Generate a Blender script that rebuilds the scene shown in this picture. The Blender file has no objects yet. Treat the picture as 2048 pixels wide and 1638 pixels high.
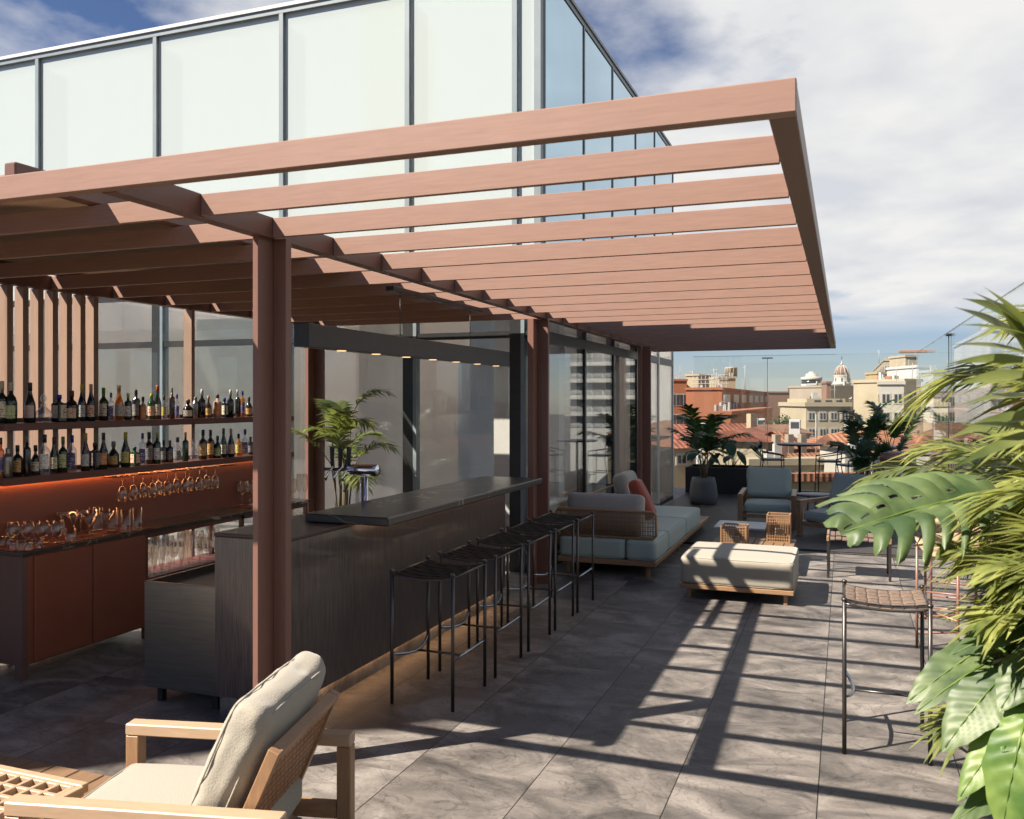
import bpy, bmesh, math, random
from mathutils import Vector, Matrix, noise as mn
random.seed(7)
PI = math.pi
scn = bpy.context.scene
COL = scn.collection
S_, C_ = 665/math.hypot(665, 1753), 1753/math.hypot(665, 1753)
EYE = 1.75
def ray(u, v):
    a = (u-1024)/1753; b = (800-v)/1753
    return Vector((a*C_-S_, a*S_+C_, b))
def at(u, v, D):                       # point seen at photo position (u, v), D metres deep
    return Vector((0, 0, EYE)) + ray(u, v)*D
def atz(u, v, z):
    r = ray(u, v); t = (z-EYE)/r.z
    return Vector((0, 0, EYE)) + r*t
def aty(u, y):                         # X on plane Y=y
    r = ray(u, 800); return r.x*y/r.y
def yatx(u, x):
    r = ray(u, 800); return r.y*x/r.x

# ------------------------------------------------------------------ materials
MATS = {}
def nodes(name):
    m = bpy.data.materials.new(name); m.use_nodes = True
    nt = m.node_tree
    for n in list(nt.nodes):
        if n.type != 'OUTPUT_MATERIAL': nt.nodes.remove(n)
    return m, nt, nt.nodes, nt.links, [n for n in nt.nodes if n.type == 'OUTPUT_MATERIAL'][0]
def mat(name, base, rough=.5, metal=0, sc=8, amt=.15, st=(1, 1, 1), bump=0, bsc=None, spec=.5, detail=6, coat=0, emit=None, es=0, dist=0, col2=None, contrast=None, sheen=0):
    m, nt, N, L, out = nodes(name)
    p = N.new('ShaderNodeBsdfPrincipled'); L.new(p.outputs[0], out.inputs[0])
    p.inputs['Roughness'].default_value = rough; p.inputs['Metallic'].default_value = metal
    p.inputs['Specular IOR Level'].default_value = spec
    p.inputs['Coat Weight'].default_value = coat; p.inputs['Coat Roughness'].default_value = .08
    p.inputs['Sheen Weight'].default_value = sheen
    if emit: p.inputs['Emission Color'].default_value = (*emit, 1); p.inputs['Emission Strength'].default_value = es
    tc = N.new('ShaderNodeTexCoord'); mp = N.new('ShaderNodeMapping'); mp.inputs['Scale'].default_value = st
    L.new(tc.outputs['Object'], mp.inputs[0])
    nz = N.new('ShaderNodeTexNoise'); nz.inputs['Scale'].default_value = sc; nz.inputs['Detail'].default_value = detail
    nz.inputs['Distortion'].default_value = dist; nz.inputs['Roughness'].default_value = .6
    L.new(mp.outputs[0], nz.inputs['Vector'])
    cr = N.new('ShaderNodeValToRGB'); L.new(nz.outputs['Fac'], cr.inputs[0])
    lo, hi = contrast or (.3, .7)
    cr.color_ramp.elements[0].position = lo; cr.color_ramp.elements[1].position = hi
    base = [c*.70 for c in base] if not metal > .6 else base
    col2 = [c*.70 for c in col2] if col2 else None
    c1 = [max(0, c*(1-amt)) for c in base]; c2 = col2 or [min(1, c*(1+amt)) for c in base]
    cr.color_ramp.elements[0].color = (*c1, 1); cr.color_ramp.elements[1].color = (*c2, 1)
    L.new(cr.outputs[0], p.inputs['Base Color'])
    if bump:
        b = N.new('ShaderNodeBump'); b.inputs['Strength'].default_value = bump; b.inputs['Distance'].default_value = .01
        if bsc:
            n2 = N.new('ShaderNodeTexNoise'); n2.inputs['Scale'].default_value = bsc; n2.inputs['Detail'].default_value = 4
            L.new(mp.outputs[0], n2.inputs['Vector']); L.new(n2.outputs['Fac'], b.inputs['Height'])
        else: L.new(nz.outputs['Fac'], b.inputs['Height'])
        L.new(b.outputs[0], p.inputs['Normal'])
    MATS[name] = m; return m
def glassmat(name, tint=(1, 1, 1), refl=.06, power=5, amp=.8, gcol=(1, 1, 1), rough=0.0, body=None, bodyf=0):
    m, nt, N, L, out = nodes(name)
    t = N.new('ShaderNodeBsdfTransparent'); t.inputs[0].default_value = (*tint, 1)
    g = N.new('ShaderNodeBsdfGlossy'); g.inputs['Roughness'].default_value = rough; g.inputs[0].default_value = (*gcol, 1)
    lw = N.new('ShaderNodeLayerWeight'); lw.inputs[0].default_value = .5
    pw = N.new('ShaderNodeMath'); pw.operation = 'POWER'; pw.inputs[1].default_value = power; L.new(lw.outputs['Facing'], pw.inputs[0])
    ma = N.new('ShaderNodeMath'); ma.operation = 'MULTIPLY_ADD'; ma.inputs[1].default_value = amp; ma.inputs[2].default_value = refl; ma.use_clamp = True
    L.new(pw.outputs[0], ma.inputs[0])
    mx = N.new('ShaderNodeMixShader'); L.new(ma.outputs[0], mx.inputs[0]); L.new(g.outputs[0], mx.inputs[2])
    if body:
        d = N.new('ShaderNodeBsdfDiffuse'); d.inputs[0].default_value = (*body, 1)
        m2 = N.new('ShaderNodeMixShader'); m2.inputs[0].default_value = bodyf
        L.new(t.outputs[0], m2.inputs[1]); L.new(d.outputs[0], m2.inputs[2]); L.new(m2.outputs[0], mx.inputs[1])
    else: L.new(t.outputs[0], mx.inputs[1])
    L.new(mx.outputs[0], out.inputs[0]); MATS[name] = m; return m
def leafmat(name, c1, c2, tr=(.25, .38, .04), tf=.3, rough=.38, sc=5):
    m, nt, N, L, out = nodes(name)
    p = N.new('ShaderNodeBsdfPrincipled'); p.inputs['Roughness'].default_value = rough; p.inputs['Specular IOR Level'].default_value = .4
    tl = N.new('ShaderNodeBsdfTranslucent'); mx = N.new('ShaderNodeMixShader'); mx.inputs[0].default_value = tf
    tc = N.new('ShaderNodeTexCoord'); nz = N.new('ShaderNodeTexNoise'); nz.inputs['Scale'].default_value = sc; nz.inputs['Detail'].default_value = 3
    L.new(tc.outputs['Object'], nz.inputs['Vector'])
    cr = N.new('ShaderNodeValToRGB'); cr.color_ramp.elements[0].position = .35; cr.color_ramp.elements[1].position = .68
    cr.color_ramp.elements[0].color = (*c1, 1); cr.color_ramp.elements[1].color = (*c2, 1)
    L.new(nz.outputs['Fac'], cr.inputs[0]); L.new(cr.outputs[0], p.inputs['Base Color'])
    tl.inputs[0].default_value = (*[c*.8 for c in tr], 1)
    L.new(p.outputs[0], mx.inputs[1]); L.new(tl.outputs[0], mx.inputs[2]); L.new(mx.outputs[0], out.inputs[0])
    MATS[name] = m; return m
def emat(name, c, s):
    m, nt, N, L, out = nodes(name); e = N.new('ShaderNodeEmission'); e.inputs[0].default_value = (*c, 1); e.inputs[1].default_value = s
    L.new(e.outputs[0], out.inputs[0]); MATS[name] = m; return m

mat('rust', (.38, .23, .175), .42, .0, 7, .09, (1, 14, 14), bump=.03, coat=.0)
mat('rust_y_shade', (.20, .10, .078), .42, .0, 7, .09, (14, 1, 14), bump=.03)  # same paint as the slats, darkened to stand for shade on the beams
mat('rust_z_shade', (.25, .125, .095), .42, .0, 7, .08, (14, 14, 1), bump=.03)  # same paint again, with the columns' shade worked into the colour
mat('steel_dark', (.07, .065, .062), .3, .7, 20, .2)
mat('chrome', (.75, .76, .78), .08, 1, 20, .02)
mat('steel', (.22, .21, .19), .28, .9, 5, .12, (1, 1, 14), bump=.02)
mat('gunmetal', (.09, .083, .08), .38, .85, 20, .1)
mat('copper', (.34, .17, .13), .4, .2, 20, .1)
mat('black_metal', (.028, .03, .032), .4, .2, 15, .15)
mat('frame_dark', (.035, .038, .04), .4, .3, 15, .15)
mat('frame_grey', (.27, .33, .36), .4, .1, 3, .1)
mat('planter_black', (.018, .019, .022), .5, 0, 10, .2)
mat('pot_grey', (.13, .14, .16), .8, 0, 30, .12, bump=.2)
def canopy():
    m, nt, N, L, out = nodes('canopy')
    d = N.new('ShaderNodeBsdfDiffuse'); d.inputs[0].default_value = (.36, .27, .20, 1)
    t = N.new('ShaderNodeBsdfTranslucent'); t.inputs[0].default_value = (.44, .33, .24, 1)
    tr = N.new('ShaderNodeBsdfTransparent'); tr.inputs[0].default_value = (.9, .8, .7, 1)
    a = N.new('ShaderNodeMixShader'); a.inputs[0].default_value = .32; L.new(d.outputs[0], a.inputs[1]); L.new(t.outputs[0], a.inputs[2])
    tc = N.new('ShaderNodeTexCoord'); n = N.new('ShaderNodeTexNoise'); n.inputs['Scale'].default_value = 300; L.new(tc.outputs['Object'], n.inputs['Vector'])
    mr = N.new('ShaderNodeMapRange'); mr.inputs[3].default_value = .0; mr.inputs[4].default_value = .08; L.new(n.outputs['Fac'], mr.inputs[0])
    b = N.new('ShaderNodeMixShader'); L.new(mr.outputs[0], b.inputs[0]); L.new(a.outputs[0], b.inputs[1]); L.new(tr.outputs[0], b.inputs[2]); L.new(b.outputs[0], out.inputs[0]); MATS['canopy'] = m
canopy()
mat('walnut', (.07, .061, .059), .30, 0, 5, .0, (26, 26, .9), detail=8, dist=.6, col2=(.21, .15, .13), contrast=(.38, .72), coat=.35)
mat('walnut_slab', (.09, .055, .04), .45, 0, 5, .15, (4, 4, 4))
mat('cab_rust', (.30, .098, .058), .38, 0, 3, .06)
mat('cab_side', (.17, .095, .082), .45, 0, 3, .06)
mat('shelf_rust', (.17, .055, .035), .38, 0, 5, .1)
mat('fin_wood', (.38, .25, .18), .5, 0, 6, .12, (20, 20, 1), detail=8)
mat('mat_red', (.16, .03, .018), .6, 0, 30, .1)
mat('teak', (.38, .22, .115), .42, 0, 5, .16, (18, 2, 18), detail=8, dist=.4, bump=.03)
mat('teak_x', (.38, .225, .12), .42, 0, 5, .16, (2, 18, 18), detail=8, dist=.4, bump=.03)
mat('teak_z', (.38, .22, .115), .42, 0, 5, .16, (18, 18, 2), detail=8, dist=.4, bump=.03)
mat('teak_pale', (.57, .40, .26), .42, 0, 5, .10, (18, 2, 18), detail=8, dist=.4, bump=.03)
mat('lattice', (.50, .27, .15), .5, 0, 8, .15)
mat('plank', (.26, .16, .09), .6, 0, 6, .25, (16, 1.2, 16), detail=8, dist=.5, bump=.1)
mat('plank_dark', (.055, .05, .048), .6, 0, 6, .25, (1.2, 16, 16), detail=8, bump=.1)
mat('wicker', (.34, .20, .11), .6, 0, 90, .3)
mat('cush_grey', (.45, .54, .49), .95, 0, 160, .16, bump=.35, sheen=.3)
mat('cush_warm', (.42, .395, .355), .95, 0, 160, .14, bump=.35, sheen=.3)
mat('cush_cream', (.42, .385, .31), .95, 0, 160, .10, bump=.35, sheen=.3)
mat('cush_rust', (.42, .085, .04), .95, 0, 160, .15, bump=.35, sheen=.3)
mat('strap', (.016, .015, .015), .85, 0, 40, .2, spec=.15)
mat('strap_tan', (.22, .155, .115), .6, 0, 40, .2)
mat('table_grey', (.14, .13, .135), .4, 0, 20, .15)
mat('table_white', (.62, .66, .70), .35, 0, 10, .08)
mat('plaster', (.98, .88, .84), .85, 0, 2, .05, bump=.05)
mat('plaster_grey', (.96, .90, .88), .85, 0, 2, .06)
mat('plaster_blue', (.62, .70, .82), .7, 0, 2, .08)
mat('panel_pink', (.62, .52, .48), .85, 0, 2, .05)
mat('ceiling', (.6, .58, .56), .9, 0, 2, .04)
def roof_diffuser():
    m, nt, N, L, out = nodes('roof_diffuser'); t = N.new('ShaderNodeBsdfTranslucent'); t.inputs[0].default_value = (.9, .88, .86, 1)
    d = N.new('ShaderNodeBsdfDiffuse'); d.inputs[0].default_value = (.8, .8, .8, 1); mx = N.new('ShaderNodeMixShader'); mx.inputs[0].default_value = .08
    L.new(t.outputs[0], mx.inputs[1]); L.new(d.outputs[0], mx.inputs[2]); L.new(mx.outputs[0], out.inputs[0]); MATS['roof_diffuser'] = m
roof_diffuser()  # light-diffusing sheet for the roof added over the interior
mat('blue_glass', (.42, .62, .76), .05, .92, .35, .10)
mat('white_edge', (.85, .86, .86), .3, 0, 4, .03)
mat('outer_wall', (.5, .45, .4), .8, 0, 2, .1)
mat('asphalt', (.06, .06, .062), .9, 0, .5, .3)
mat('soil', (.05, .035, .025), .95, 0, 30, .4, bump=.5)
mat('trunk', (.16, .13, .08), .8, 0, 20, .35, (3, 3, 20), bump=.3)
mat('label_cream', (.68, .63, .48), .6, 0, 120, .12)
mat('flower', (.6, .2, .15), .6, 0, 30, .2)
emat('led_warm', (1, .42, .15), 9); emat('led_soft', (1, .55, .26), 4.2); emat('spot_glow', (1, .6, .3), .6)
glassmat('pane', (.93, .95, .94), .05, 4, .75)
glassmat('white_glass', (.80, .93, .92), .07, 3.5, .6, body=(.47, .53, .525), bodyf=.80, rough=.02)
glassmat('pane_clear', (.965, .98, .975), .035, 5, .6)
glassmat('pane_edge', (.5, .65, .6), .1, 3, .5, body=(.25, .4, .36), bodyf=.5)
glassmat('drink_glass', (.95, .93, .91), .05, 2.2, .85)
glassmat('bottle_clear', (.90, .90, .92), .08, 2.0, .8, body=(.5, .5, .55), bodyf=.08)
glassmat('bottle_amber', (.85, .42, .10), .08, 2.4, .7, body=(.5, .2, .04), bodyf=.35)
leafmat('leaf_dark', (.014, .042, .016), (.045, .11, .035), (.10, .20, .04), .2)
leafmat('leaf_palm', (.045, .075, .025), (.21, .24, .08), (.36, .42, .09), .34)
leafmat('leaf_lit', (.045, .08, .022), (.36, .38, .12), (.50, .54, .14), .38, sc=9)
leafmat('leaf_mon', (.04, .075, .03), (.13, .18, .07), (.16, .28, .06), .25, sc=9, rough=.45)
leafmat('leaf_lime', (.06, .13, .025), (.20, .28, .07), (.26, .42, .07), .30, sc=10, rough=.42)

# stone floor: slate-look tiles with joints along Y and staggered tone per tile
def stone():
    m, nt, N, L, out = nodes('stone')
    p = N.new('ShaderNodeBsdfPrincipled'); L.new(p.outputs[0], out.inputs[0])
    tc = N.new('ShaderNodeTexCoord'); sp = N.new('ShaderNodeSeparateXYZ'); L.new(tc.outputs['Object'], sp.inputs[0])
    def M(op, a, b=None, c=None):
        n = N.new('ShaderNodeMath'); n.operation = op
        for i, x in enumerate((a, b, c)):
            if x is None: continue
            if isinstance(x, (int, float)): n.inputs[i].default_value = x
            else: L.new(x, n.inputs[i])
        return n.outputs[0]
    xs = M('DIVIDE', M('ADD', sp.outputs[0], .11), .612)
    col = M('FLOOR', xs); fr = M('FRACT', xs)
    joint = M('LESS_THAN', M('MINIMUM', fr, M('SUBTRACT', 1, fr)), .0042)
    ys = M('ADD', M('DIVIDE', sp.outputs[1], 1.224), M('MULTIPLY', M('FRACT', M('MULTIPLY', col, .5)), 1.0))
    row = M('FLOOR', ys); fy = M('FRACT', ys)
    jy = M('MULTIPLY', M('LESS_THAN', M('MINIMUM', fy, M('SUBTRACT', 1, fy)), .0012), .35)
    wn = N.new('ShaderNodeTexWhiteNoise'); wn.noise_dimensions = '2D'
    cv = N.new('ShaderNodeCombineXYZ'); L.new(col, cv.inputs[0]); L.new(row, cv.inputs[1]); L.new(cv.outputs[0], wn.inputs['Vector'])
    off = N.new('ShaderNodeVectorMath'); off.operation = 'MULTIPLY_ADD'; off.inputs[1].default_value = (9, 9, 9)
    L.new(wn.outputs['Color'], off.inputs[0]); L.new(tc.outputs['Object'], off.inputs[2])
    mp = N.new('ShaderNodeMapping'); mp.inputs['Rotation'].default_value = (0, 0, .6); mp.inputs['Scale'].default_value = (1.15, 1.6, 1); L.new(off.outputs[0], mp.inputs[0])
    n1 = N.new('ShaderNodeTexNoise'); n1.inputs['Scale'].default_value = 1.9; n1.inputs['Detail'].default_value = 12; n1.inputs['Distortion'].default_value = 1.0; n1.inputs['Roughness'].default_value = .62
    L.new(mp.outputs[0], n1.inputs['Vector'])
    n2 = N.new('ShaderNodeTexNoise'); n2.inputs['Scale'].default_value = 3.4; n2.inputs['Detail'].default_value = 9; n2.inputs['Distortion'].default_value = 1.2
    L.new(mp.outputs[0], n2.inputs['Vector'])
    n3 = N.new('ShaderNodeTexNoise'); n3.inputs['Scale'].default_value = 60; n3.inputs['Detail'].default_value = 5; L.new(tc.outputs['Object'], n3.inputs['Vector'])
    cr = N.new('ShaderNodeValToRGB'); L.new(n1.outputs['Fac'], cr.inputs[0])
    e = cr.color_ramp.elements; e[0].position = .34; e[0].color = (.056, .051, .048, 1); e[1].position = .68; e[1].color = (.25, .226, .205, 1)
    x = e.new(.47); x.color = (.118, .106, .097, 1); x = e.new(.52); x.color = (.152, .137, .124, 1)
    # thin cracks / layered edges
    rid = M('ABSOLUTE', M('SUBTRACT', n2.outputs['Fac'], .5))
    crk = M('LESS_THAN', rid, .006); crk2 = N.new('ShaderNodeMapRange'); L.new(rid, crk2.inputs[0]); crk2.inputs[1].default_value = 0; crk2.inputs[2].default_value = .018; crk2.inputs[3].default_value = .62; crk2.inputs[4].default_value = 1
    fine = N.new('ShaderNodeMapRange'); L.new(n3.outputs['Fac'], fine.inputs[0]); fine.inputs[1].default_value = .3; fine.inputs[2].default_value = .7; fine.inputs[3].default_value = .9; fine.inputs[4].default_value = 1.1
    tone = N.new('ShaderNodeMapRange'); L.new(wn.outputs['Value'], tone.inputs[0]); tone.inputs[3].default_value = .90; tone.inputs[4].default_value = 1.1
    k = M('MULTIPLY', M('MULTIPLY', crk2.outputs[0], fine.outputs[0]), tone.outputs[0])
    k = M('MULTIPLY', k, M('SUBTRACT', 1, M('MULTIPLY', M('MAXIMUM', joint, jy), .93)))
    vm = N.new('ShaderNodeVectorMath'); vm.operation = 'SCALE'; L.new(cr.outputs[0], vm.inputs[0]); L.new(k, vm.inputs['Scale'])
    L.new(vm.outputs[0], p.inputs['Base Color'])
    rr = N.new('ShaderNodeMapRange'); L.new(n1.outputs['Fac'], rr.inputs[0]); rr.inputs[1].default_value = .3; rr.inputs[2].default_value = .7; rr.inputs[3].default_value = .5; rr.inputs[4].default_value = .72
    L.new(rr.outputs[0], p.inputs['Roughness'])
    b = N.new('ShaderNodeBump'); b.inputs['Strength'].default_value = .5; b.inputs['Distance'].default_value = .006
    h = M('ADD', M('MULTIPLY', n1.outputs['Fac'], 1.2), M('ADD', M('MULTIPLY', n2.outputs['Fac'], .8), M('MULTIPLY', joint, -2)))
    L.new(h, b.inputs['Height']); L.new(b.outputs[0], p.inputs['Normal'])
    MATS['stone'] = m
stone()
def marble():
    m, nt, N, L, out = nodes('marble')
    p = N.new('ShaderNodeBsdfPrincipled'); L.new(p.outputs[0], out.inputs[0]); p.inputs['Roughness'].default_value = .28
    tc = N.new('ShaderNodeTexCoord')
    mp = N.new('ShaderNodeMapping'); mp.inputs['Rotation'].default_value = (.3, .4, .5); L.new(tc.outputs['Object'], mp.inputs[0])
    n = N.new('ShaderNodeTexNoise'); n.inputs['Scale'].default_value = 1.1; n.inputs['Detail'].default_value = 5; n.inputs['Distortion'].default_value = 1.2; L.new(mp.outputs[0], n.inputs['Vector'])
    a = N.new('ShaderNodeMath'); a.operation = 'SUBTRACT'; a.inputs[1].default_value = .5; L.new(n.outputs['Fac'], a.inputs[0])
    b = N.new('ShaderNodeMath'); b.operation = 'ABSOLUTE'; L.new(a.outputs[0], b.inputs[0])
    cr = N.new('ShaderNodeValToRGB'); L.new(b.outputs[0], cr.inputs[0]); e = cr.color_ramp.elements
    e[0].position = 0; e[0].color = (.35, .32, .28, 1); e[1].position = .006; e[1].color = (.042, .038, .034, 1)
    L.new(cr.outputs[0], p.inputs['Base Color']); MATS['marble'] = m
marble()
def tiles(name, c, pitch=.22, ax=0):
    m, nt, N, L, out = nodes(name)
    p = N.new('ShaderNodeBsdfPrincipled'); L.new(p.outputs[0], out.inputs[0]); p.inputs['Roughness'].default_value = .85
    tc = N.new('ShaderNodeTexCoord')
    w = N.new('ShaderNodeTexWave'); w.bands_direction = 'XYZ'[ax]; w.inputs['Scale'].default_value = .314/pitch; w.inputs['Distortion'].default_value = .4; w.inputs['Detail'].default_value = 1
    L.new(tc.outputs['Object'], w.inputs['Vector'])
    n = N.new('ShaderNodeTexNoise'); n.inputs['Scale'].default_value = 1.2; n.inputs['Detail'].default_value = 8; L.new(tc.outputs['Object'], n.inputs['Vector'])
    cr = N.new('ShaderNodeValToRGB'); L.new(n.outputs['Fac'], cr.inputs[0]); e = cr.color_ramp.elements
    e[0].position = .3; e[0].color = (c[0]*.42, c[1]*.42, c[2]*.42, 1); e[1].position = .7; e[1].color = (c[0]*.95, c[1]*.98, c[2]*1.0, 1)
    mx = N.new('ShaderNodeMix'); mx.data_type = 'RGBA'; mx.blend_type = 'MULTIPLY'; mx.inputs['Factor'].default_value = .55
    L.new(cr.outputs[0], mx.inputs['A']); L.new(w.outputs['Color'], mx.inputs['B']); L.new(mx.outputs['Result'], p.inputs['Base Color'])
    bb = N.new('ShaderNodeBump'); bb.inputs['Strength'].default_value = .6; bb.inputs['Distance'].default_value = .05; L.new(w.outputs['Fac'], bb.inputs['Height']); L.new(bb.outputs[0], p.inputs['Normal'])
    MATS[name] = m
tiles('roof_red', (.36, .12, .07), .3); tiles('roof_terra', (.42, .17, .085), .25, 0); tiles('roof_brown', (.30, .15, .09), .25, 0)

# ------------------------------------------------------------------ mesh builder
class B:
    def __init__(s, o=(0, 0, 0)): s.v = []; s.f = []; s.o = Vector(o); s.sm = []
    def _add(s, vs, fs, smooth=False):
        n = len(s.v); s.v += [tuple(Vector(v)-s.o) for v in vs]; s.f += [tuple(i+n for i in f) for f in fs]; s.sm += [smooth]*len(fs); return s
    def box(s, x0, x1, y0, y1, z0, z1, c=0, M=None):
        if x1 < x0: x0, x1 = x1, x0
        if y1 < y0: y0, y1 = y1, y0
        if z1 < z0: z0, z1 = z1, z0
        cx, cy, cz = (x0+x1)/2, (y0+y1)/2, (z0+z1)/2; X, Y, Z = (x1-x0)/2, (y1-y0)/2, (z1-z0)/2
        c = min(c, X*.49, Y*.49, Z*.49)
        if c <= 0:
            vs = [Vector((cx+a*X, cy+b*Y, cz+d*Z)) for a in (-1, 1) for b in (-1, 1) for d in (-1, 1)]
            fs = [(0, 1, 3, 2), (4, 6, 7, 5), (0, 4, 5, 1), (2, 3, 7, 6), (0, 2, 6, 4), (1, 5, 7, 3)]
        else:
            vs = []; idx = {}
            for a in (-1, 1):
                for b in (-1, 1):
                    for d in (-1, 1):
                        idx[a, b, d] = len(vs)
                        vs += [Vector((cx+a*X, cy+b*(Y-c), cz+d*(Z-c))), Vector((cx+a*(X-c), cy+b*Y, cz+d*(Z-c))), Vector((cx+a*(X-c), cy+b*(Y-c), cz+d*Z))]
            I = lambda a, b, d, k: idx[a, b, d]+k
            fs = []
            for q in (-1, 1):
                f = [I(q, -1, -1, 0), I(q, 1, -1, 0), I(q, 1, 1, 0), I(q, -1, 1, 0)]; fs.append(f if q > 0 else f[::-1])
                f = [I(-1, q, -1, 1), I(1, q, -1, 1), I(1, q, 1, 1), I(-1, q, 1, 1)]; fs.append(f if q < 0 else f[::-1])
                f = [I(-1, -1, q, 2), I(1, -1, q, 2), I(1, 1, q, 2), I(-1, 1, q, 2)]; fs.append(f if q > 0 else f[::-1])
            for a in (-1, 1):
                for b in (-1, 1):
                    f = [I(a, b, -1, 0), I(a, b, 1, 0), I(a, b, 1, 1), I(a, b, -1, 1)]; fs.append(f if a*b < 0 else f[::-1])
                    f = [I(a, -1, b, 0), I(a, 1, b, 0), I(a, 1, b, 2), I(a, -1, b, 2)]; fs.append(f if a*b > 0 else f[::-1])
                    f = [I(-1, a, b, 1), I(1, a, b, 1), I(1, a, b, 2), I(-1, a, b, 2)]; fs.append(f if a*b < 0 else f[::-1])
                    for d in (-1, 1):
                        f = [I(a, b, d, 0), I(a, b, d, 1), I(a, b, d, 2)]; fs.append(f if a*b*d > 0 else f[::-1])
        if M is not None: vs = [M @ v for v in vs]
        return s._add(vs, fs)
    def prism(s, poly, h, M=None):       # poly in XY extruded along Z by h (tuple z0,z1)
        n = len(poly); vs = [Vector((p[0], p[1], h[0])) for p in poly]+[Vector((p[0], p[1], h[1])) for p in poly]
        fs = [tuple(range(n))[::-1], tuple(range(n, 2*n))]+[(i, (i+1) % n, (i+1) % n+n, i+n) for i in range(n)]
        if M is not None: vs = [M @ v for v in vs]
        return s._add(vs, fs)
    def lathe(s, prof, c=(0, 0, 0), n=20, M=None, cap=True, smooth=True):
        vs = []; fs = []
        for r, z in prof:
            for i in range(n):
                t = 2*PI*i/n; vs.append(Vector((c[0]+r*math.cos(t), c[1]+r*math.sin(t), c[2]+z)))
        for j in range(len(prof)-1):
            for i in range(n):
                k = (i+1) % n; fs.append((j*n+i, j*n+k, (j+1)*n+k, (j+1)*n+i))
        if cap:
            if prof[0][0] > 1e-5: fs.append(tuple(range(n))[::-1])
            if prof[-1][0] > 1e-5: fs.append(tuple(range((len(prof)-1)*n, len(prof)*n)))
        if M is not None: vs = [M @ v for v in vs]
        return s._add(vs, fs, smooth)
    def tube(s, pts, r, n=8, cap=True):
        pts = [Vector(p) for p in pts]; rs = r if isinstance(r, (list, tuple)) else [r]*len(pts)
        vs = []; fs = []; prev = None
        for i, p in enumerate(pts):
            t = (pts[min(i+1, len(pts)-1)]-pts[max(i-1, 0)]).normalized()
            if prev is None:
                u = t.orthogonal().normalized()
            else:
                u = (prev-t*prev.dot(t)); u = u.normalized() if u.length > 1e-6 else t.orthogonal().normalized()
            prev = u; w = t.cross(u)
            for k in range(n):
                a = 2*PI*k/n; vs.append(p+(u*math.cos(a)+w*math.sin(a))*rs[i])
        for i in range(len(pts)-1):
            for k in range(n):
                q = (k+1) % n; fs.append((i*n+k, i*n+q, (i+1)*n+q, (i+1)*n+k))
        if cap: fs += [tuple(range(n))[::-1], tuple(range((len(pts)-1)*n, len(pts)*n))]
        return s._add(vs, fs, True)
    def face(s, pts, smooth=False): return s._add(pts, [tuple(range(len(pts)))], smooth)
    def grid(s, rows, smooth=True):
        n = len(rows[0]); vs = [p for r in rows for p in r]
        fs = [(j*n+i, j*n+i+1, (j+1)*n+i+1, (j+1)*n+i) for j in range(len(rows)-1) for i in range(n-1)]
        return s._add(vs, fs, smooth)
    def cushion(s, c, size, r=.04, n=10, puff=.02, M=None, wr=0, seed=0, axis=2):
        hx, hy, hz = [q/2 for q in size]; h = Vector((hx, hy, hz)); c = Vector(c)
        g = {}; vs = []; fs = []
        def key(i, j, k): return (i, j, k)
        def vert(i, j, k):
            if (i, j, k) in g: return g[i, j, k]
            p = Vector(((2*i/n-1), (2*j/n-1), (2*k/n-1)))
            # pull samples towards the edges so the rounding is well resolved
            p = Vector([math.copysign(abs(q)**.7, q) for q in p])
            q = Vector([p[a]*h[a] for a in range(3)])
            inn = Vector([max(-(h[a]-r), min(h[a]-r, q[a])) for a in range(3)])
            d = q-inn
            pos = inn+d.normalized()*r if d.length > 1e-6 else q
            o = [a for a in range(3) if a != axis]
            bl = (1-p[o[0]]**2)*(1-p[o[1]]**2)
            pos[axis] += math.copysign(1, p[axis])*puff*bl*(1 if abs(p[axis]) > .3 else abs(p[axis]))
            if wr:
                e = max(abs(p[o[0]]), abs(p[o[1]]))**3
                dn = pos.normalized(); nz = mn.noise(pos*9+Vector((seed, seed, 0)))+.5*mn.noise(pos*21+Vector((seed, 3, 1)))
                pos += dn*nz*wr*(.35+e)
            pos = pos+c
            if M is not None: pos = M @ pos
            g[i, j, k] = len(vs); vs.append(pos); return g[i, j, k]
        for i in range(n):
            for j in range(n):
                fs += [(vert(i, j, 0), vert(i, j+1, 0), vert(i+1, j+1, 0), vert(i+1, j, 0)), (vert(i, j, n), vert(i+1, j, n), vert(i+1, j+1, n), vert(i, j+1, n)),
                       (vert(i, 0, j), vert(i+1, 0, j), vert(i+1, 0, j+1), vert(i, 0, j+1)), (vert(i, n, j), vert(i, n, j+1), vert(i+1, n, j+1), vert(i+1, n, j)),
                       (vert(0, i, j), vert(0, i, j+1), vert(0, i+1, j+1), vert(0, i+1, j)), (vert(n, i, j), vert(n, i+1, j), vert(n, i+1, j+1), vert(n, i, j+1))]
        return s._add(vs, fs, True)
    def piping(s, c, size, r, axis=2, M=None, pr=.0038):
        h = [q/2 for q in size]; o = [a for a in range(3) if a != axis]
        for sg in (-1, 1):
            pts = []
            for k in range(49):
                t = 2*PI*k/48+.01; ca, sa = math.cos(t), math.sin(t)
                m_ = max(abs(ca), abs(sa)); ex, ey = ca/m_*(h[o[0]]-r), sa/m_*(h[o[1]]-r)
                d = Vector((ca*abs(ca)**1.5, sa*abs(sa)**1.5)).normalized()
                p = [0, 0, 0]; p[o[0]] = ex+d.x*r*.74; p[o[1]] = ey+d.y*r*.74; p[axis] = sg*(h[axis]-r+.74*r)
                v = Vector(p)+Vector(c); pts.append(M @ v if M is not None else v)
            s.tube(pts, pr, 5, cap=False)
        return s
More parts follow.
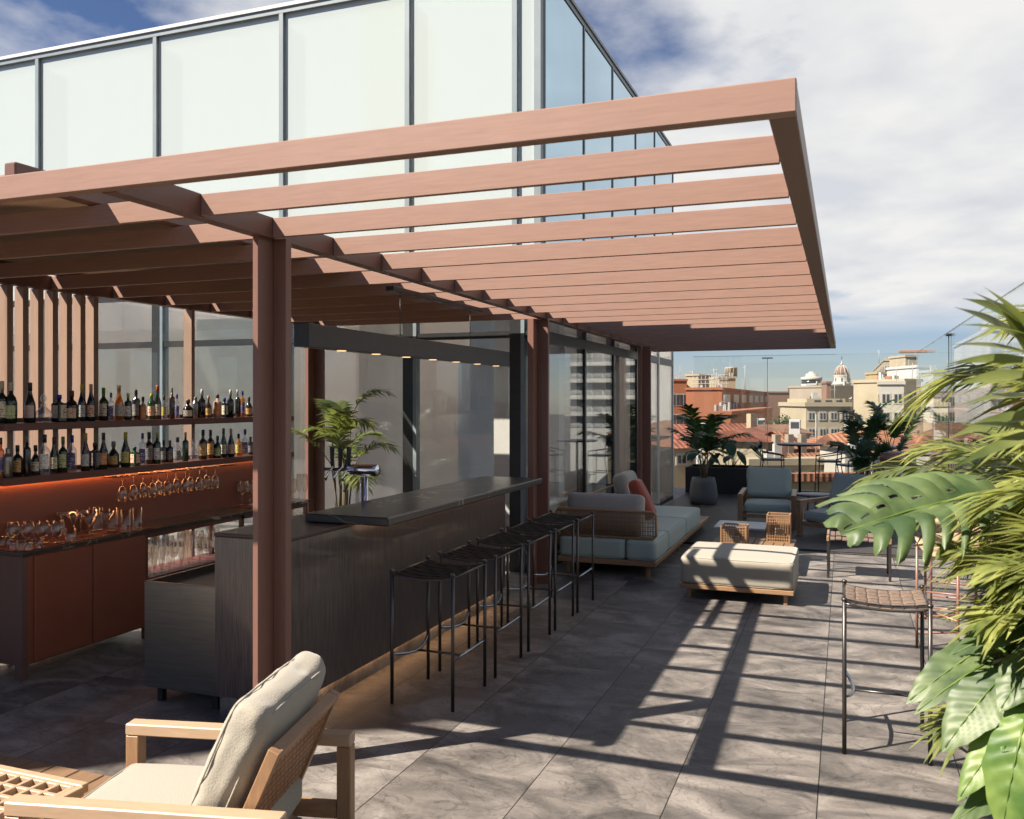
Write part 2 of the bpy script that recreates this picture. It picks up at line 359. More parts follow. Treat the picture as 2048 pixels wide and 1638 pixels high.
    def build(s, name, m, parent=None, kind=None):
        me = bpy.data.meshes.new(name); me.from_pydata(s.v, [], s.f); me.update()
        me.polygons.foreach_set('use_smooth', s.sm)
        me.materials.append(MATS[m] if isinstance(m, str) else m)
        o = bpy.data.objects.new(name, me); COL.objects.link(o)
        if parent: o.parent = parent
        if kind: o['kind'] = kind
        if not parent: o.location = s.o
        return o
def tag(o, label, cat, group=None):
    o['label'] = label; o['category'] = cat
    if group: o['group'] = group
    return o
def thing(name, label, cat, loc=(0, 0, 0), rz=0, group=None):
    o = bpy.data.objects.new(name, None); COL.objects.link(o); o.location = loc; o.rotation_euler = (0, 0, rz)
    o.empty_display_size = .1
    return tag(o, label, cat, group)
def kids(o): return [c for c in COL.objects if c.parent == o]
def dup(o, loc=None, rz=None, label=None, group=None, parent=None, scale=None):
    c = o.copy(); COL.objects.link(c); c.parent = parent
    if loc is not None: c.location = loc
    if rz is not None: c.rotation_euler = (0, 0, rz)
    if scale: c.scale = (scale,)*3
    if label: c['label'] = label
    if group: c['group'] = group
    for k in KIDS.get(o.name, None) or kids(o): dup(k, parent=c)
    return c
KIDS = {}
ORD = 'first second third fourth fifth sixth seventh eighth ninth tenth eleventh twelfth thirteenth fourteenth fifteenth sixteenth seventeenth eighteenth nineteenth twentieth'.split()
ORD += ['twenty-'+w for w in ORD[:9]]+['thirtieth']+['thirty-'+w for w in ORD[:6]]

# ------------------------------------------------------------------ setting
B().box(-16, 1.3, -5, 17.6, -.35, 0).build('terrace_floor', 'stone', kind='structure')
b = B(); 
for i in range(60):
    y = 10.72+i*.115
    if y < 17.5: b.box(-2.75, 1.2, y, y+.108, .004, .022, .003)
b.build('dark_decking', 'plank_dark', kind='structure')
b = B()
for i in range(12): b.box(-2.13-.15*(i+1), -2.137-.15*i, -1.2, 3.11, .002, .024, .004)
for i in range(12, 26): b.box(-2.13-.15*(i+1), -2.137-.15*i, -1.2, 3.11, .002, .024, .004)
b.build('wooden_decking', 'plank', kind='structure')
B().box(-16, 1.28, -5, 17.55, -24, -.36).build('terrace_base', 'outer_wall', kind='structure')
B().box(-900, 900, -600, 1500, -24.6, -24.1).build('ground', 'asphalt', kind='structure')

# ------------------------------------------------------------------ pergola
P = thing('pergola', 'rust brown metal pergola of thin slats over the bar, its beige awning on top', 'pergola', (-2.65, 3.47, 0))
o = P.location
ZB, ZT = 2.52, 2.612
XR = -.12; YB = 13.97; XL = -5.22
def bx(y): return -2.545-(y-2.5)*.0235       # centre line of the beam over the columns
def I_col(x0, x1, y, t, z1=ZB):
    b = B(o)      # angle section: a flange on the left whose +X side stays in its own shade
    b.box(x0, x0+t, y-.055, y+.105, 0, z1, .002); b.box(x0+t+.0005, x1, y+.06, y+.105, 0, z1, .002)
    return b
for x0, x1, y, t in ((-2.594, -2.49, 3.465, .031), (-2.80, -2.635, 7.85, .06), (-2.76, -2.60, 12.4, .045), (-5.27, -5.13, 7.85, .04), (-5.27, -5.13, 3.47, .04)): I_col(x0, x1, y, t).build('column', 'rust_z_shade', P)
B(o).box(-5.25, XR, 2.455, 2.505, ZB, ZT, .003).build('front_beam', 'rust', P)
B(o).box(-2.8, XR, YB-.05, YB, ZB, ZT, .003).build('back_beam', 'rust', P)
B(o).box(XR-.075, XR-.001, 2.506, YB-.051, ZB, ZT, .003).build('side_beam', 'rust_y_shade', P)
b = B(o); ya, yb = 2.506, YB-.051; h = .036
b._add([Vector((bx(y)+a*h, y, z)) for y in (ya, yb) for a in (-1, 1) for z in (ZB-.002, ZT+.002)], [(0, 1, 3, 2), (4, 6, 7, 5), (0, 4, 5, 1), (2, 3, 7, 6), (0, 2, 6, 4), (1, 5, 7, 3)]); b.build('cross_beam', 'rust_y_shade', P)
B(o).box(-5.245, -5.17, 2.506, 8.25, ZB-.002, ZT+.002, .003).build('cross_beam', 'rust_y_shade', P)
ys = [2.98]+[3.49+.5475*k for k in range(19)]
for y in ys:
    xl = -5.3 if y < 8.2 else -2.82
    for a, c in ((-5.168, bx(y)-.037), (bx(y)+.037, XR-.077)):
        if a < -4 and y > 8.2: continue
        a = max(a, xl)
        if c-a > .1: B(o).box(a, c, y-.012, y+.012, ZB, ZT, .002).build('slat', 'rust', P)
aw = B(o).box(-5.08, -3.15, 2.63, 8.2, 2.650, 2.656).build('awning', 'canopy', P)
B(o).box(-3.149, -3.085, 2.56, 8.2, 2.6145, 2.70, .006).build('awning_rail', 'rust_y_shade', aw)
B(o).box(-5.14, -5.081, 2.56, 8.2, 2.6145, 2.70, .006).build('awning_rail', 'rust_y_shade', aw)
B(o).box(-5.08, -3.15, 2.60, 2.629, 2.640, 2.668, .004).build('front_bar', 'rust', aw)

# ------------------------------------------------------------------ glazed building behind the bar
XF, YF, ZTOP = -2.85, 8.38, 6.22
G = thing('glazed_building', 'tall glass walled penthouse with pale panels in front and blue panels along its side', 'building', (XF, YF, 0))
o = G.location
MX = [aty(u, YF) for u in (-330, -150, 80, 315, 567, 818, 1032)]
edges = [-15.5]+MX+[XF-.04]
UP = 2.98
for i in range(len(edges)-1):
    a, c = edges[i]+.035, edges[i+1]-.035
    if c-a < .03: continue
    B(o).box(a, c, YF-.012, YF+.012, UP+.06, ZTOP-.10).build('upper_panel', 'white_glass', G)
    B(o).box(a, c, YF-.006, YF+.006, .06, 2.38).build('window_pane', 'pane', G)
    B(o).box(a, c, YF-.006, YF+.006, 2.46, UP-.02).build('window_pane', 'pane', G)
for x in MX:
    B(o).box(x-.0265, x+.0265, YF+.051, YF+.40, UP+.06, ZTOP-.2).build('fin', 'frame_dark', G)
    B(o).box(x-.027, x+.027, YF-.05, YF+.05, UP, ZTOP-.05).build('mullion', 'frame_grey', G)
    B(o).box(x-.06, x+.06, YF-.03, YF+.12, 0, UP-.01).build('mullion', 'frame_dark', G)
    B(o).box(x+.061, x+.10, YF-.03, YF+.06, 0, UP-.01).build('mullion', 'frame_grey', G)
B(o).box(-15.5, XF, YF-.052, YF+.052, ZTOP-.10, ZTOP-.04).build('top_rail', 'frame_grey', G)
B(o).box(-15.5, XF+.02, YF-.07, YF+.06, ZTOP-.039, ZTOP+.0).build('coping', 'white_edge', G)
B(o).box(-15.5, XF, YF-.02, YF+.05, 2.385, 2.455).build('transom', 'frame_dark', G)
B(o).box(-15.5, XF, YF-.025, YF+.055, UP-.018, UP+.055).build('transom', 'frame_dark', G)
B(o).box(-15.5, XF, YF-.02, YF+.05, 0, .055).build('sill', 'frame_dark', G)
B(o).box(XF-.075, XF-.005, YF-.045, YF+.06, UP, ZTOP-.05).build('corner_post', 'frame_grey', G)
B(o).box(XF-.075, XF-.005, YF-.045, YF+.06, 0, UP-.01).build('corner_post', 'frame_dark', G)
YE = 15.6
sy = [YF+.10]+[yatx(u, XF) for u in (1090, 1169, 1226, 1272, 1310)]+[YE]
for i in range(len(sy)-1):
    B(o).box(XF-.03, XF-.008, sy[i]+.02, sy[i+1]-.02, UP+.06, ZTOP-.10).build('upper_panel', 'blue_glass', G)
    B(o).box(XF-.05, XF+.004, sy[i+1]-.018, sy[i+1]+.018, UP, ZTOP-.05).build('mullion', 'frame_grey', G)
ly = [YF+.10]+[yatx(u, XF) for u in (1171, 1228, 1275, 1318)]+[YE]
for i in range(len(ly)-1):
    B(o).box(XF-.024, XF-.012, ly[i]+.03, ly[i+1]-.03, .06, 2.34).build('window_pane', 'pane', G)
    B(o).box(XF-.024, XF-.012, ly[i]+.03, ly[i+1]-.03, 2.46, UP-.02).build('window_pane', 'pane', G)
    w = .03 if i not in (2,) else .05
    B(o).box(XF-.10, XF+.004, ly[i+1]-w, ly[i+1]+w, 0, UP-.01).build('mullion', 'frame_dark' if i < 3 else 'white_edge', G)
B(o).box(XF-.05, XF+.003, YF+.1, YE, ZTOP-.10, ZTOP-.04).build('top_rail', 'frame_grey', G)
B(o).box(XF-.08, XF+.02, YF+.061, YE, ZTOP-.039, ZTOP).build('coping', 'frame_grey', G)
B(o).box(XF-.09, XF+.002, YF+.1, YE, 2.345, 2.455).build('transom', 'frame_dark', G)
B(o).box(XF-.09, XF+.002, YF+.1, YE, UP-.018, UP+.055).build('transom', 'frame_dark', G)
B(o).box(XF-.09, XF+.002, YF+.1, YE, 0, .055).build('sill', 'frame_dark', G)
B(o).box(-15.5, XF-.1, YF+.14, YE, ZTOP-.16, ZTOP-.14).build('diffuser_roof', 'roof_diffuser', G)  # unseen roof, added as a diffuser to light the interior evenly
B(o).box(-15.5, XF-.11, 11.6, 11.8, .0, UP-.04).build('interior_wall', 'plaster', G)
B(o).box(-15.5, -15.3, YF+.1, YE, 0, ZTOP-.3).build('end_wall', 'plaster_grey', G)
B(o).box(-15.5, XF-.02, YE-.15, YE, 0, ZTOP-.3).build('end_wall', 'plaster_grey', G)
for x0, x1, y, m in ((-6.05, -5.35, 10.2, 'plaster'), (-8.9, -7.9, 10.4, 'plaster_grey'), (-4.35, -3.95, 10.0, 'plaster_blue'), (-3.75, -3.45, 9.3, 'plaster_grey')):
    B(o).box(x0, x1, y, y+.35, .0, UP-.05).build('interior_pillar', m, G)
B(o).box(-5.1, -3.35, 11.3, 11.55, .0, 2.5).build('interior_wall', 'plaster_blue', G)
for x0, x1 in ((-4.75, -4.4), (-3.95, -3.7)): B(o).box(x0, x1, 11.18, 11.29, .3, 2.05).build('interior_panel', 'panel_pink', G)
for y in (9.55, 10.75, 12.2, 13.4): B(o).box(-3.35, -3.05, y, y+.22, 0, UP-.05).build('interior_pillar', 'plaster_grey', G)
B(o).box(XF-.4, XF-.1, YF+.2, YF+.55, 0, UP-.05).build('interior_pillar', 'plaster_grey', G)
# sideboard and chairs seen through the glass
t = thing('sideboard', 'pale topped wooden sideboard seen through the side glass behind the sofa', 'sideboard', (-3.15, 8.85, 0)); b0 = t.location
B(b0).box(-3.3, -2.95, 8.72, 9.45, .10, .62, .004).build('cabinet', 'teak_z', t); B(b0).box(-3.33, -2.92, 8.70, 9.47, .621, .65, .003).build('top', 'plaster', t)
for k in range(3): B(b0).box(-2.949, -2.935, 8.74, 9.43, .13+.16*k, .27+.16*k, .003).build('drawer', 'teak', t)
for (x, y, lab) in ((-3.5, 10.2, 'round orange upholstered tub chair inside the glass, nearer the sideboard'), (-3.6, 11.0, 'round orange upholstered tub chair inside the glass, farther from the sideboard')):
    t = thing('tub_chair', lab, 'chair', (x, y, 0), group='tub chairs inside the glass')
    B().lathe([(.0, .12), (.3, .12), (.34, .2), (.33, .38), (.28, .42), (0, .43)]).build('seat', 'cush_rust', t)
    b = B(); rows = []
    for j, (r, z) in enumerate(((.34, .2), (.38, .5), (.37, .72), (.34, .74), (.31, .7), (.30, .42))):
        rows.append([Vector((r*math.cos(q), r*math.sin(q), z)) for q in [PI*.1+PI*1.1*i/16+PI*.4 for i in range(17)]])
    b.grid(rows).build('backrest', 'cush_rust', t)
    B().lathe([(.2, 0), (.2, .02), (.04, .04), (.04, .12)], n=14).build('base', 'black_metal', t)

# unseen tall slab added at the left to shade the bar end
t = thing('shade_slab', 'tall narrow rendered slab left of the terrace, added out of view to cast shade', 'tower', (-9.4, -.9, 0)); b0 = t.location
B(b0).box(-9.8, -9, -1.85, .1, -24, 10.3).build('wall', 'outer_wall', t); B(b0).box(-9.85, -8.95, -1.9, .15, 10.301, 10.45).build('coping', 'white_edge', t)
for k in range(4):
    for j in range(2): B(b0).box(-8.999, -8.97, -1.5+j*.8, -1.1+j*.8, .8+2.4*k, 2.2+2.4*k).build('window', 'frame_dark', t)

# ------------------------------------------------------------------ bar
t = thing('bar_counter', 'long dark wood veneered bar with a raised dark marble top, lit along its foot', 'bar counter', (-3.0, 3.94, 0)); o = t.location
BX0, BX1, BY0, BY1 = -3.25, -2.754, 3.94, 7.1
B(o).box(BX0, BX1, BY0, BY1, .12, .998, .003).build('body', 'walnut', t)
B(o).box(BX0-.004, BX1+.004, BY0-.004, BY1+.004, .999, 1.018, .003).build('counter_top', 'walnut_slab', t)
B(o).box(BX0+.02, BX1-.06, BY0+.02, BY1-.05, 0, .119).build('plinth', 'stone', t)
B(o).box(BX1-.050, BX1-.035, BY0+.1, BY1-.1, .108, .118).build('foot_light', 'led_soft', t)
r = B(o).box(-3.02, -2.455, 4.46, 7.22, 1.0205, 1.072, .008).build('raised_top', 'marble', t)
B(o).box(BX1+.02, BX1+.035, 4.6, 7.0, 1.012, 1.0195).build('light_strip', 'led_soft', r)
# beer tap
t = thing('beer_tap', 'chrome beer tap with a horizontal drum and black handles behind the raised bar top', 'beer tap', (-3.12, 5.33, 1.018)); o = t.location
B(o).lathe([(.05, 0), (.05, .012), (.03, .02), (.03, .2)], (-3.12, 5.33, 1.018), 20).build('stem', 'chrome', t)
Mx = Matrix.Translation((-3.14, 5.33, 1.265)) @ Matrix.Rotation(PI/2, 4, 'Y')
B(o).lathe([(.0, -.10), (.036, -.10), (.04, -.095), (.04, .125), (.036, .13), (0, .13)], n=24, M=Mx).build('drum', 'chrome', t)
for k in range(3):
    x = -3.26-.068*k+.03
    hd = B(o).lathe([(.009, 0), (.012, .02), (.017, .12), (.019, .135), (0, .137)], (x, 5.31, 1.285), 12).build('handle', 'black_metal', t)
    B(o).tube([(x, 5.33, 1.265), (x, 5.27, 1.255), (x-.006, 5.25, 1.225), (x-.012, 5.245, 1.19)], .009, 8).build('spout', 'chrome', t)
B(o).tube([(-3.23, 5.33, 1.262), (-3.44, 5.33, 1.262)], .012, 10).build('manifold', 'gunmetal', t)
# sink unit
t = thing('steel_sink_unit', 'brushed steel sink unit on short legs beside the bar end', 'sink unit', (-3.52, 4.05, 0)); o = t.location
x0, x1, y0, y1 = -3.80, -3.256, 4.0, 6.9
b = B(o); b.box(x0, x1, y0, y0+.02, .09, .70, .002); b.box(x0, x0+.02, y0+.021, y1, .09, .70, .002); b.box(x1-.02, x1, y0+.021, y1, .09, .70); b.box(x0+.021, x1-.021, y1-.02, y1, .09, .70); b.build('casing', 'steel', t)
B(o).box(x0+.021, x1-.021, y0+.021, y1-.021, .64, .655).build('basin', 'walnut_slab', t)
for x in (x0+.06, x1-.09):
    for y in (y0+.04, y1-.1): B(o).box(x, x+.035, y, y+.035, 0, .089).build('leg', 'steel_dark', t)

# ------------------------------------------------------------------ back bar
t = thing('back_bar', 'rust coloured back bar with two bottle shelves over a dark stone counter', 'back bar', (-5.0, 4.05, 0)); o = t.location; BB = t
CF, CB = -4.786, -5.14
cab = B(o).box(CB, CF, 4.045, 5.04, .09, .775, .002).build('cabinet', 'cab_rust', t)
B(o).box(CF+.001, CF+.016, 4.10, 4.552, .10, .765, .002).build('door', 'cab_rust', t); B(o).box(CF+.001, CF+.016, 4.562, 5.035, .10, .765, .002).build('door', 'cab_rust', t)
B(o).box(CB, CF-.002, 4.02, 4.044, .09, .775, .002).build('end_panel', 'cab_side', t)
B(o).box(CF-.06, CF+.002, 4.016, 4.06, 0, .774).build('leg', 'cab_side', t)
for y in (5.045, 6.15, 7.1): 
    for x in (CF-.035, CB+.005): B(o).box(x, x+.03, y, y+.035, 0, .772).build('leg', 'shelf_rust', t)
B(o).box(CF-.03, CF-.005, 5.08, 7.1, .735, .772).build('rail', 'shelf_rust', t)
B(o).box(CB, CF-.036, 5.081, 7.09, .40, .43).build('glass_shelf', 'mat_red', t)
B(o).box(CB-.02, CF+.02, 4.0, 7.17, .776, .80, .003).build('counter_top', 'marble', t)
B(o).box(-5.165, -5.15, 4.03, 7.12, .801, 1.204).build('back_panel', 'cab_rust', t)
for z in (1.205, 1.552):
    sh = B(o).box(-5.165, -4.95, 4.03, 7.14, z, z+.048, .002).build('shelf', 'shelf_rust', t)
    B(o).box(-5.165, -5.155, 4.04, 7.13, z+.0485, z+.078).build('rail', 'shelf_rust', sh)
B(o).box(-5.142, -5.128, 4.05, 5.9, 1.196, 1.2045).build('light_strip', 'led_warm', t)
B(o).box(-5.142, -5.128, 5.9, 7.05, 1.196, 1.2045).build('light_strip', 'led_soft', t)
# slatted screen
t = thing('slatted_screen', 'row of upright light wood fins standing behind the bottle shelves', 'screen', (-5.21, 4.2, 0)); o = t.location
for k in range(-8, 7):
    y = 4.232+.119*k; B(o).box(-5.252, -5.172, y, y+.045, 0, 2.515, .002).build('fin', 'fin_wood', t)
y = 5.985; B(o).box(-5.262, -5.175, y, y+.04, 0, 2.515, .002).build('fin', 'fin_wood', t)
t = thing('glass_side_screen', 'clear frameless glass pane closing the left side of the bar beyond the fins', 'glass screen', (-5.28, 6.5, 0))
B(t.location).box(-5.29, -5.278, 5.02, 7.72, .02, 2.50).build('pane', 'pane_clear', t)
B(t.location).box(-5.30, -5.268, 5.0, 7.74, 0, .019).build('channel', 'frame_dark', t)

# ------------------------------------------------------------------ bottles
COLS = {'dkgreen': (.012, .025, .012), 'black': (.008, .008, .009), 'blueblack': (.008, .018, .04), 'brown': (.05, .018, .01), 'dark': (.02, .018, .017), 'green': (.015, .06, .022),
        'peach': (.55, .36, .25), 'gold': (.45, .30, .08)}
for k, c in COLS.items(): mat('bottle_'+k, c, .08, 0, 12, .15, spec=.7)
CAP = {'cream': (.62, .58, .42), 'black': (.012, .012, .013), 'blue': (.02, .03, .35), 'brown': (.11, .035, .02), 'yellow': (.62, .5, .03), 'pink': (.6, .33, .22), 'green': (.06, .25, .04), 'gold': (.5, .34, .12),
       'lime': (.45, .5, .06), 'orange': (.55, .12, .03), 'grey': (.2, .19, .18), 'white': (.75, .75, .72), 'dark': (.05, .06, .05), 'silver': (.5, .5, .5)}
for k, c in CAP.items(): mat('cap_'+k, c, .4, .6 if k == 'silver' else 0, 30, .1)
def labmat(name, bg, fg, fg2=None):
    m, nt, N, L, out = nodes(name)
    p = N.new('ShaderNodeBsdfPrincipled'); L.new(p.outputs[0], out.inputs[0]); p.inputs['Roughness'].default_value = .55
    tc = N.new('ShaderNodeTexCoord'); mp = N.new('ShaderNodeMapping'); mp.inputs['Scale'].default_value = (60, 60, 130); L.new(tc.outputs['Object'], mp.inputs[0])
    v = N.new('ShaderNodeTexNoise'); v.inputs['Scale'].default_value = 1; v.inputs['Detail'].default_value = 1; L.new(mp.outputs[0], v.inputs['Vector'])
    cr = N.new('ShaderNodeValToRGB'); cr.color_ramp.interpolation = 'CONSTANT'; e = cr.color_ramp.elements
    e[0].position = 0; e[0].color = (*bg, 1); e[1].position = .60; e[1].color = (*fg, 1)
    if fg2: x = e.new(.36); x.color = (*bg, 1); e[0].color = (*fg2, 1)
    L.new(v.outputs['Fac'], cr.inputs[0]); L.new(cr.outputs[0], p.inputs['Base Color']); MATS[name] = m
labmat('lab_cream', (.62, .56, .42), (.12, .09, .06)); labmat('lab_palegreen', (.42, .48, .24), (.1, .12, .05)); labmat('lab_blue', (.55, .5, .36), (.10, .22, .45), (.08, .2, .5))
labmat('lab_red', (.62, .5, .34), (.40, .04, .02), (.4, .03, .02)); labmat('lab_amber', (.50, .30, .10), (.12, .04, .02)); labmat('lab_grey', (.15, .14, .14), (.35, .33, .3)); labmat('lab_orange', (.6, .2, .05), (.6, .5, .35)); labmat('lab_yellow', (.55, .45, .12), (.12, .12, .05)); labmat('lab_purple', (.09, .07, .2), (.5, .45, .5)); labmat('lab_white', (.72, .7, .66), (.1, .1, .12)); labmat('lab_pink', (.6, .45, .42), (.45, .3, .3))
PROF = {'bordeaux': [(.88, 0), (1, .02), (1, .56), (.9, .62), (.42, .70), (.34, .74), (.32, .97), (.36, .98), (.36, 1)],
        'burgundy': [(.88, 0), (1, .02), (1, .40), (.9, .50), (.6, .62), (.38, .74), (.33, .80), (.32, 1)],
        'slim': [(.9, 0), (1, .02), (1, .44), (.8, .56), (.5, .68), (.36, .80), (.34, 1)],
        'jug': [(.8, 0), (.95, .03), (1, .3), (.98, .5), (.75, .64), (.34, .72), (.30, .97), (.36, 1)],
        'squat': [(.95, 0), (1, .03), (.97, .5), (.6, .62), (.28, .72), (.24, .95), (.3, 1)],
        'tall': [(.9, 0), (1, .02), (1, .66), (.85, .70), (.38, .74), (.34, 1)],
        'shaker': [(.85, 0), (.9, .02), (1, .5), (1.0, .68), (.9, .72), (.6, .80), (.5, .84), (.5, .98), (.42, 1)],
        'round': [(.5, 0), (.8, .05), (1, .22), (.95, .36), (.6, .46), (.3, .54), (.28, .64), (.36, .66)],
        'square': [(.9, 0), (1, .02), (1, .70), (.7, .78), (.36, .82), (.34, 1)]}
MESHC = {}
def bottle(u, w, vt, kind, body, cap, lab, shelf, idx, desc):
    zt = 1.600 if shelf == 'upper' else 1.253
    x = -5.045 + (.025 if idx % 2 else -.01)
    y = yatx(u, x); D = Vector((x, y)).dot(Vector((-S_, C_)))
    r = w/2*D/1753; h = (EYE+(800-vt)*D/1753)-zt
    h = max(.14, h)
    name = {'shaker': 'cocktail_shaker', 'round': 'decanter'}.get(kind, 'bottle')
    capd = '' if cap is None else {'shaker': ''}.get(kind, ' with %s cap' % cap)
    labd = '' if lab is None else (' and' if capd else ' with')+' %s label' % lab
    t = thing(name, '%s%s%s, %s from left, %s shelf' % (desc, capd, labd.replace('palegreen', 'pale green'), ORD[idx], shelf), {'shaker': 'shaker', 'round': 'decanter'}.get(kind, 'bottle'), (x, y, zt), 0, 'bottles on the back bar shelves')
    prof = [(a*r, b*h) for a, b in PROF[kind]]
    bm = {'clear': 'bottle_clear', 'amber': 'bottle_amber', 'silver': 'steel'}.get(body, 'bottle_'+body)
    n = 18
    b = B()
    if kind == 'square':
        hh = .70*h; b.box(-r, r, -r*.8, r*.8, 0, hh, r*.18); b.lathe([(r*.8, hh-.002), (r*.34, hh+.05*h), (r*.32, h)], n=12)
    else: b.lathe(prof, n=n)
    b.build('body', bm, t)
    if kind == 'round':
        B().lathe([(r*.1, .63*h), (r*.12, .7*h), (r*.3, .78*h), (r*.34, .87*h), (r*.2, .97*h), (0, h)], n=14).build('stopper', 'bottle_clear', t)
    elif kind != 'shaker' and cap:
        rc = {'square': .42}.get(kind, .40)*r; z0 = h*(.80 if kind not in ('square', 'tall') else .84)
        B().lathe([(rc, z0), (rc, h*1.0), (rc*.8, h*1.012), (0, h*1.012)], n=12).build('cap', 'cap_'+cap, t)
    if lab:
        q = 2.0; z0, z1 = (.12*h, .44*h) if kind in ('slim', 'burgundy', 'squat', 'jug') else (.14*h, .52*h)
        if kind == 'square': B().box(r+.0005, r+.0015, -r*.6, r*.6, z0, .62*h).build('label', 'lab_'+lab, t); B().box(-r*.62, r*.62, -r*.8-.0015, -r*.8-.0005, z0, .62*h).build('label', 'lab_'+lab, t)
        else:
            a0 = -1.35; rr = r*1.012
            B().grid([[Vector((rr*math.cos(a0+a), rr*math.sin(a0+a), z)) for a in [1.9*i/10-.55 for i in range(11)]] for z in (z0, z1)]).build('label', 'lab_'+lab, t)
    return t
UPL = [(4, 20, 763, 'bordeaux', 'dkgreen', 'cream', 'cream', 'dark wine bottle'), (22, 23, 765, 'jug', 'dkgreen', 'cream', 'palegreen', 'broad dark green bottle'), (60, 21, 766, 'burgundy', 'dkgreen', 'black', 'pink', 'sloping dark bottle'),
 (87, 33, 788, 'round', 'clear', None, None, 'clear round glass decanter with ring stopper'), (118, 24, 790, 'square', 'blueblack', 'blue', 'cream', 'square blue bottle'), (143, 24, 782, 'jug', 'dark', 'brown', 'red', 'broad dark bottle'),
 (164, 17, 769, 'slim', 'blueblack', 'yellow', 'blue', 'slim dark bottle'), (182, 17, 769, 'slim', 'blueblack', 'pink', 'red', 'slim dark bottle'), (207, 17, 776, 'bordeaux', 'dkgreen', 'green', 'cream', 'dark green bottle'),
 (222, 12, 786, 'tall', 'clear', 'blue', 'purple', 'small clear bottle'), (238, 18, 771, 'slim', 'amber', 'gold', 'blue', 'amber bottle'), (256, 14, 787, 'tall', 'green', 'lime', 'white', 'small dark green bottle'),
 (272, 15, 780, 'tall', 'dark', 'black', 'grey', 'plain dark bottle'), (286, 13, 794, 'bordeaux', 'peach', 'black', 'orange', 'small peach bottle'), (303, 16, 788, 'tall', 'green', 'lime', 'red', 'small dark green bottle'),
 (315, 15, 771, 'burgundy', 'dkgreen', 'orange', 'cream', 'green wine bottle'), (328, 12, 791, 'bordeaux', 'clear', 'brown', 'yellow', 'small clear bottle'), (344, 11, 776, 'tall', 'brown', 'grey', None, 'thin brown bottle'),
 (354, 10, 789, 'tall', 'clear', 'blue', 'purple', 'small clear bottle'), (376, 21, 799, 'squat', 'black', 'dark', 'cream', 'squat black flask'), (391, 14, 794, 'shaker', 'silver', None, None, 'silver metal cocktail shaker'),
 (404, 14, 779, 'bordeaux', 'black', 'white', None, 'plain black bottle'), (417, 13, 792, 'squat', 'brown', 'pink', 'amber', 'small brown bottle'), (435, 16, 789, 'tall', 'peach', 'dark', 'orange', 'pale peach bottle'),
 (449, 14, 796, 'square', 'blueblack', 'blue', 'cream', 'square blue bottle'), (461, 13, 780, 'bordeaux', 'black', 'white', None, 'plain black bottle'), (475, 10, 780, 'tall', 'dark', 'white', None, 'thin dark bottle'),
 (485, 10, 782, 'tall', 'amber', 'blue', 'purple', 'thin amber bottle'), (498, 14, 794, 'squat', 'dark', 'dark', 'amber', 'small dark bottle'), (569, 13, 803, 'tall', 'gold', 'white', 'yellow', 'small golden bottle')]
LOW = [(2, 12, 876, 'tall', 'amber', 'black', 'purple', 'amber spirit bottle'), (16, 18, 896, 'shaker', 'silver', None, None, 'silver metal cocktail shaker'), (35, 19, 891, 'bordeaux', 'dark', 'black', 'amber', 'short dark bottle'),
 (54, 14, 872, 'tall', 'dark', 'grey', None, 'tall thin smoky bottle'), (71, 18, 891, 'squat', 'dark', 'black', 'cream', 'short dark bottle'), (89, 21, 870, 'bordeaux', 'clear', 'black', 'white', 'large clear bottle'),
 (108, 17, 875, 'slim', 'dkgreen', 'brown', 'cream', 'slim dark bottle'), (126, 17, 874, 'bordeaux', 'dkgreen', 'green', 'palegreen', 'dark green bottle'), (144, 17, 871, 'bordeaux', 'clear', 'blue', 'purple', 'clear bottle'),
 (171, 18, 867, 'burgundy', 'brown', 'gold', 'blue', 'brown bottle'), (190, 20, 886, 'square', 'black', 'black', 'grey', 'square black bottle'), (207, 17, 866, 'burgundy', 'dkgreen', 'brown', 'orange', 'dark green bottle'),
 (227, 21, 883, 'squat', 'dark', 'grey', 'amber', 'broad dark flask'), (251, 18, 865, 'burgundy', 'dkgreen', 'yellow', 'yellow', 'dark green bottle'), (269, 19, 895, 'square', 'green', 'dark', 'red', 'square green bottle'),
 (285, 14, 867, 'tall', 'clear', 'blue', 'purple', 'clear bottle'), (298, 18, 865, 'bordeaux', 'brown', 'black', 'grey', 'brown bottle'), (314, 14, 866, 'tall', 'green', 'lime', 'white', 'dark green bottle'),
 (327, 13, 881, 'tall', 'dark', 'black', 'grey', 'plain dark bottle'), (340, 12, 881, 'tall', 'dark', 'black', 'grey', 'plain dark bottle'), (355, 17, 875, 'squat', 'clear', 'dark', 'grey', 'squat clear bottle'),
 (371, 12, 865, 'tall', 'green', 'pink', None, 'thin pale green bottle'), (388, 20, 877, 'round', 'clear', None, None, 'clear round glass decanter with oval stopper'), (406, 16, 860, 'bordeaux', 'brown', 'black', 'amber', 'brown liqueur bottle'),
 (421, 15, 860, 'bordeaux', 'brown', 'black', 'amber', 'brown liqueur bottle'), (435, 14, 872, 'jug', 'dkgreen', 'dark', 'palegreen', 'small green bottle'), (447, 14, 857, 'burgundy', 'dkgreen', 'brown', 'cream', 'green wine bottle'),
 (462, 14, 858, 'slim', 'blueblack', 'pink', 'red', 'slim dark bottle'), (477, 13, 868, 'bordeaux', 'amber', 'black', 'yellow', 'yellow bottle'), (490, 13, 859, 'bordeaux', 'clear', 'blue', 'purple', 'clear bottle'), (501, 12, 874, 'tall', 'dark', 'black', 'grey', 'plain dark bottle')]
for i, a in enumerate(UPL): bottle(a[0], a[1], a[2], a[3], a[4], a[5], a[6], 'upper', i, a[7])
for i, a in enumerate(LOW): bottle(a[0], a[1], a[2], a[3], a[4], a[5], a[6], 'lower', i, a[7])

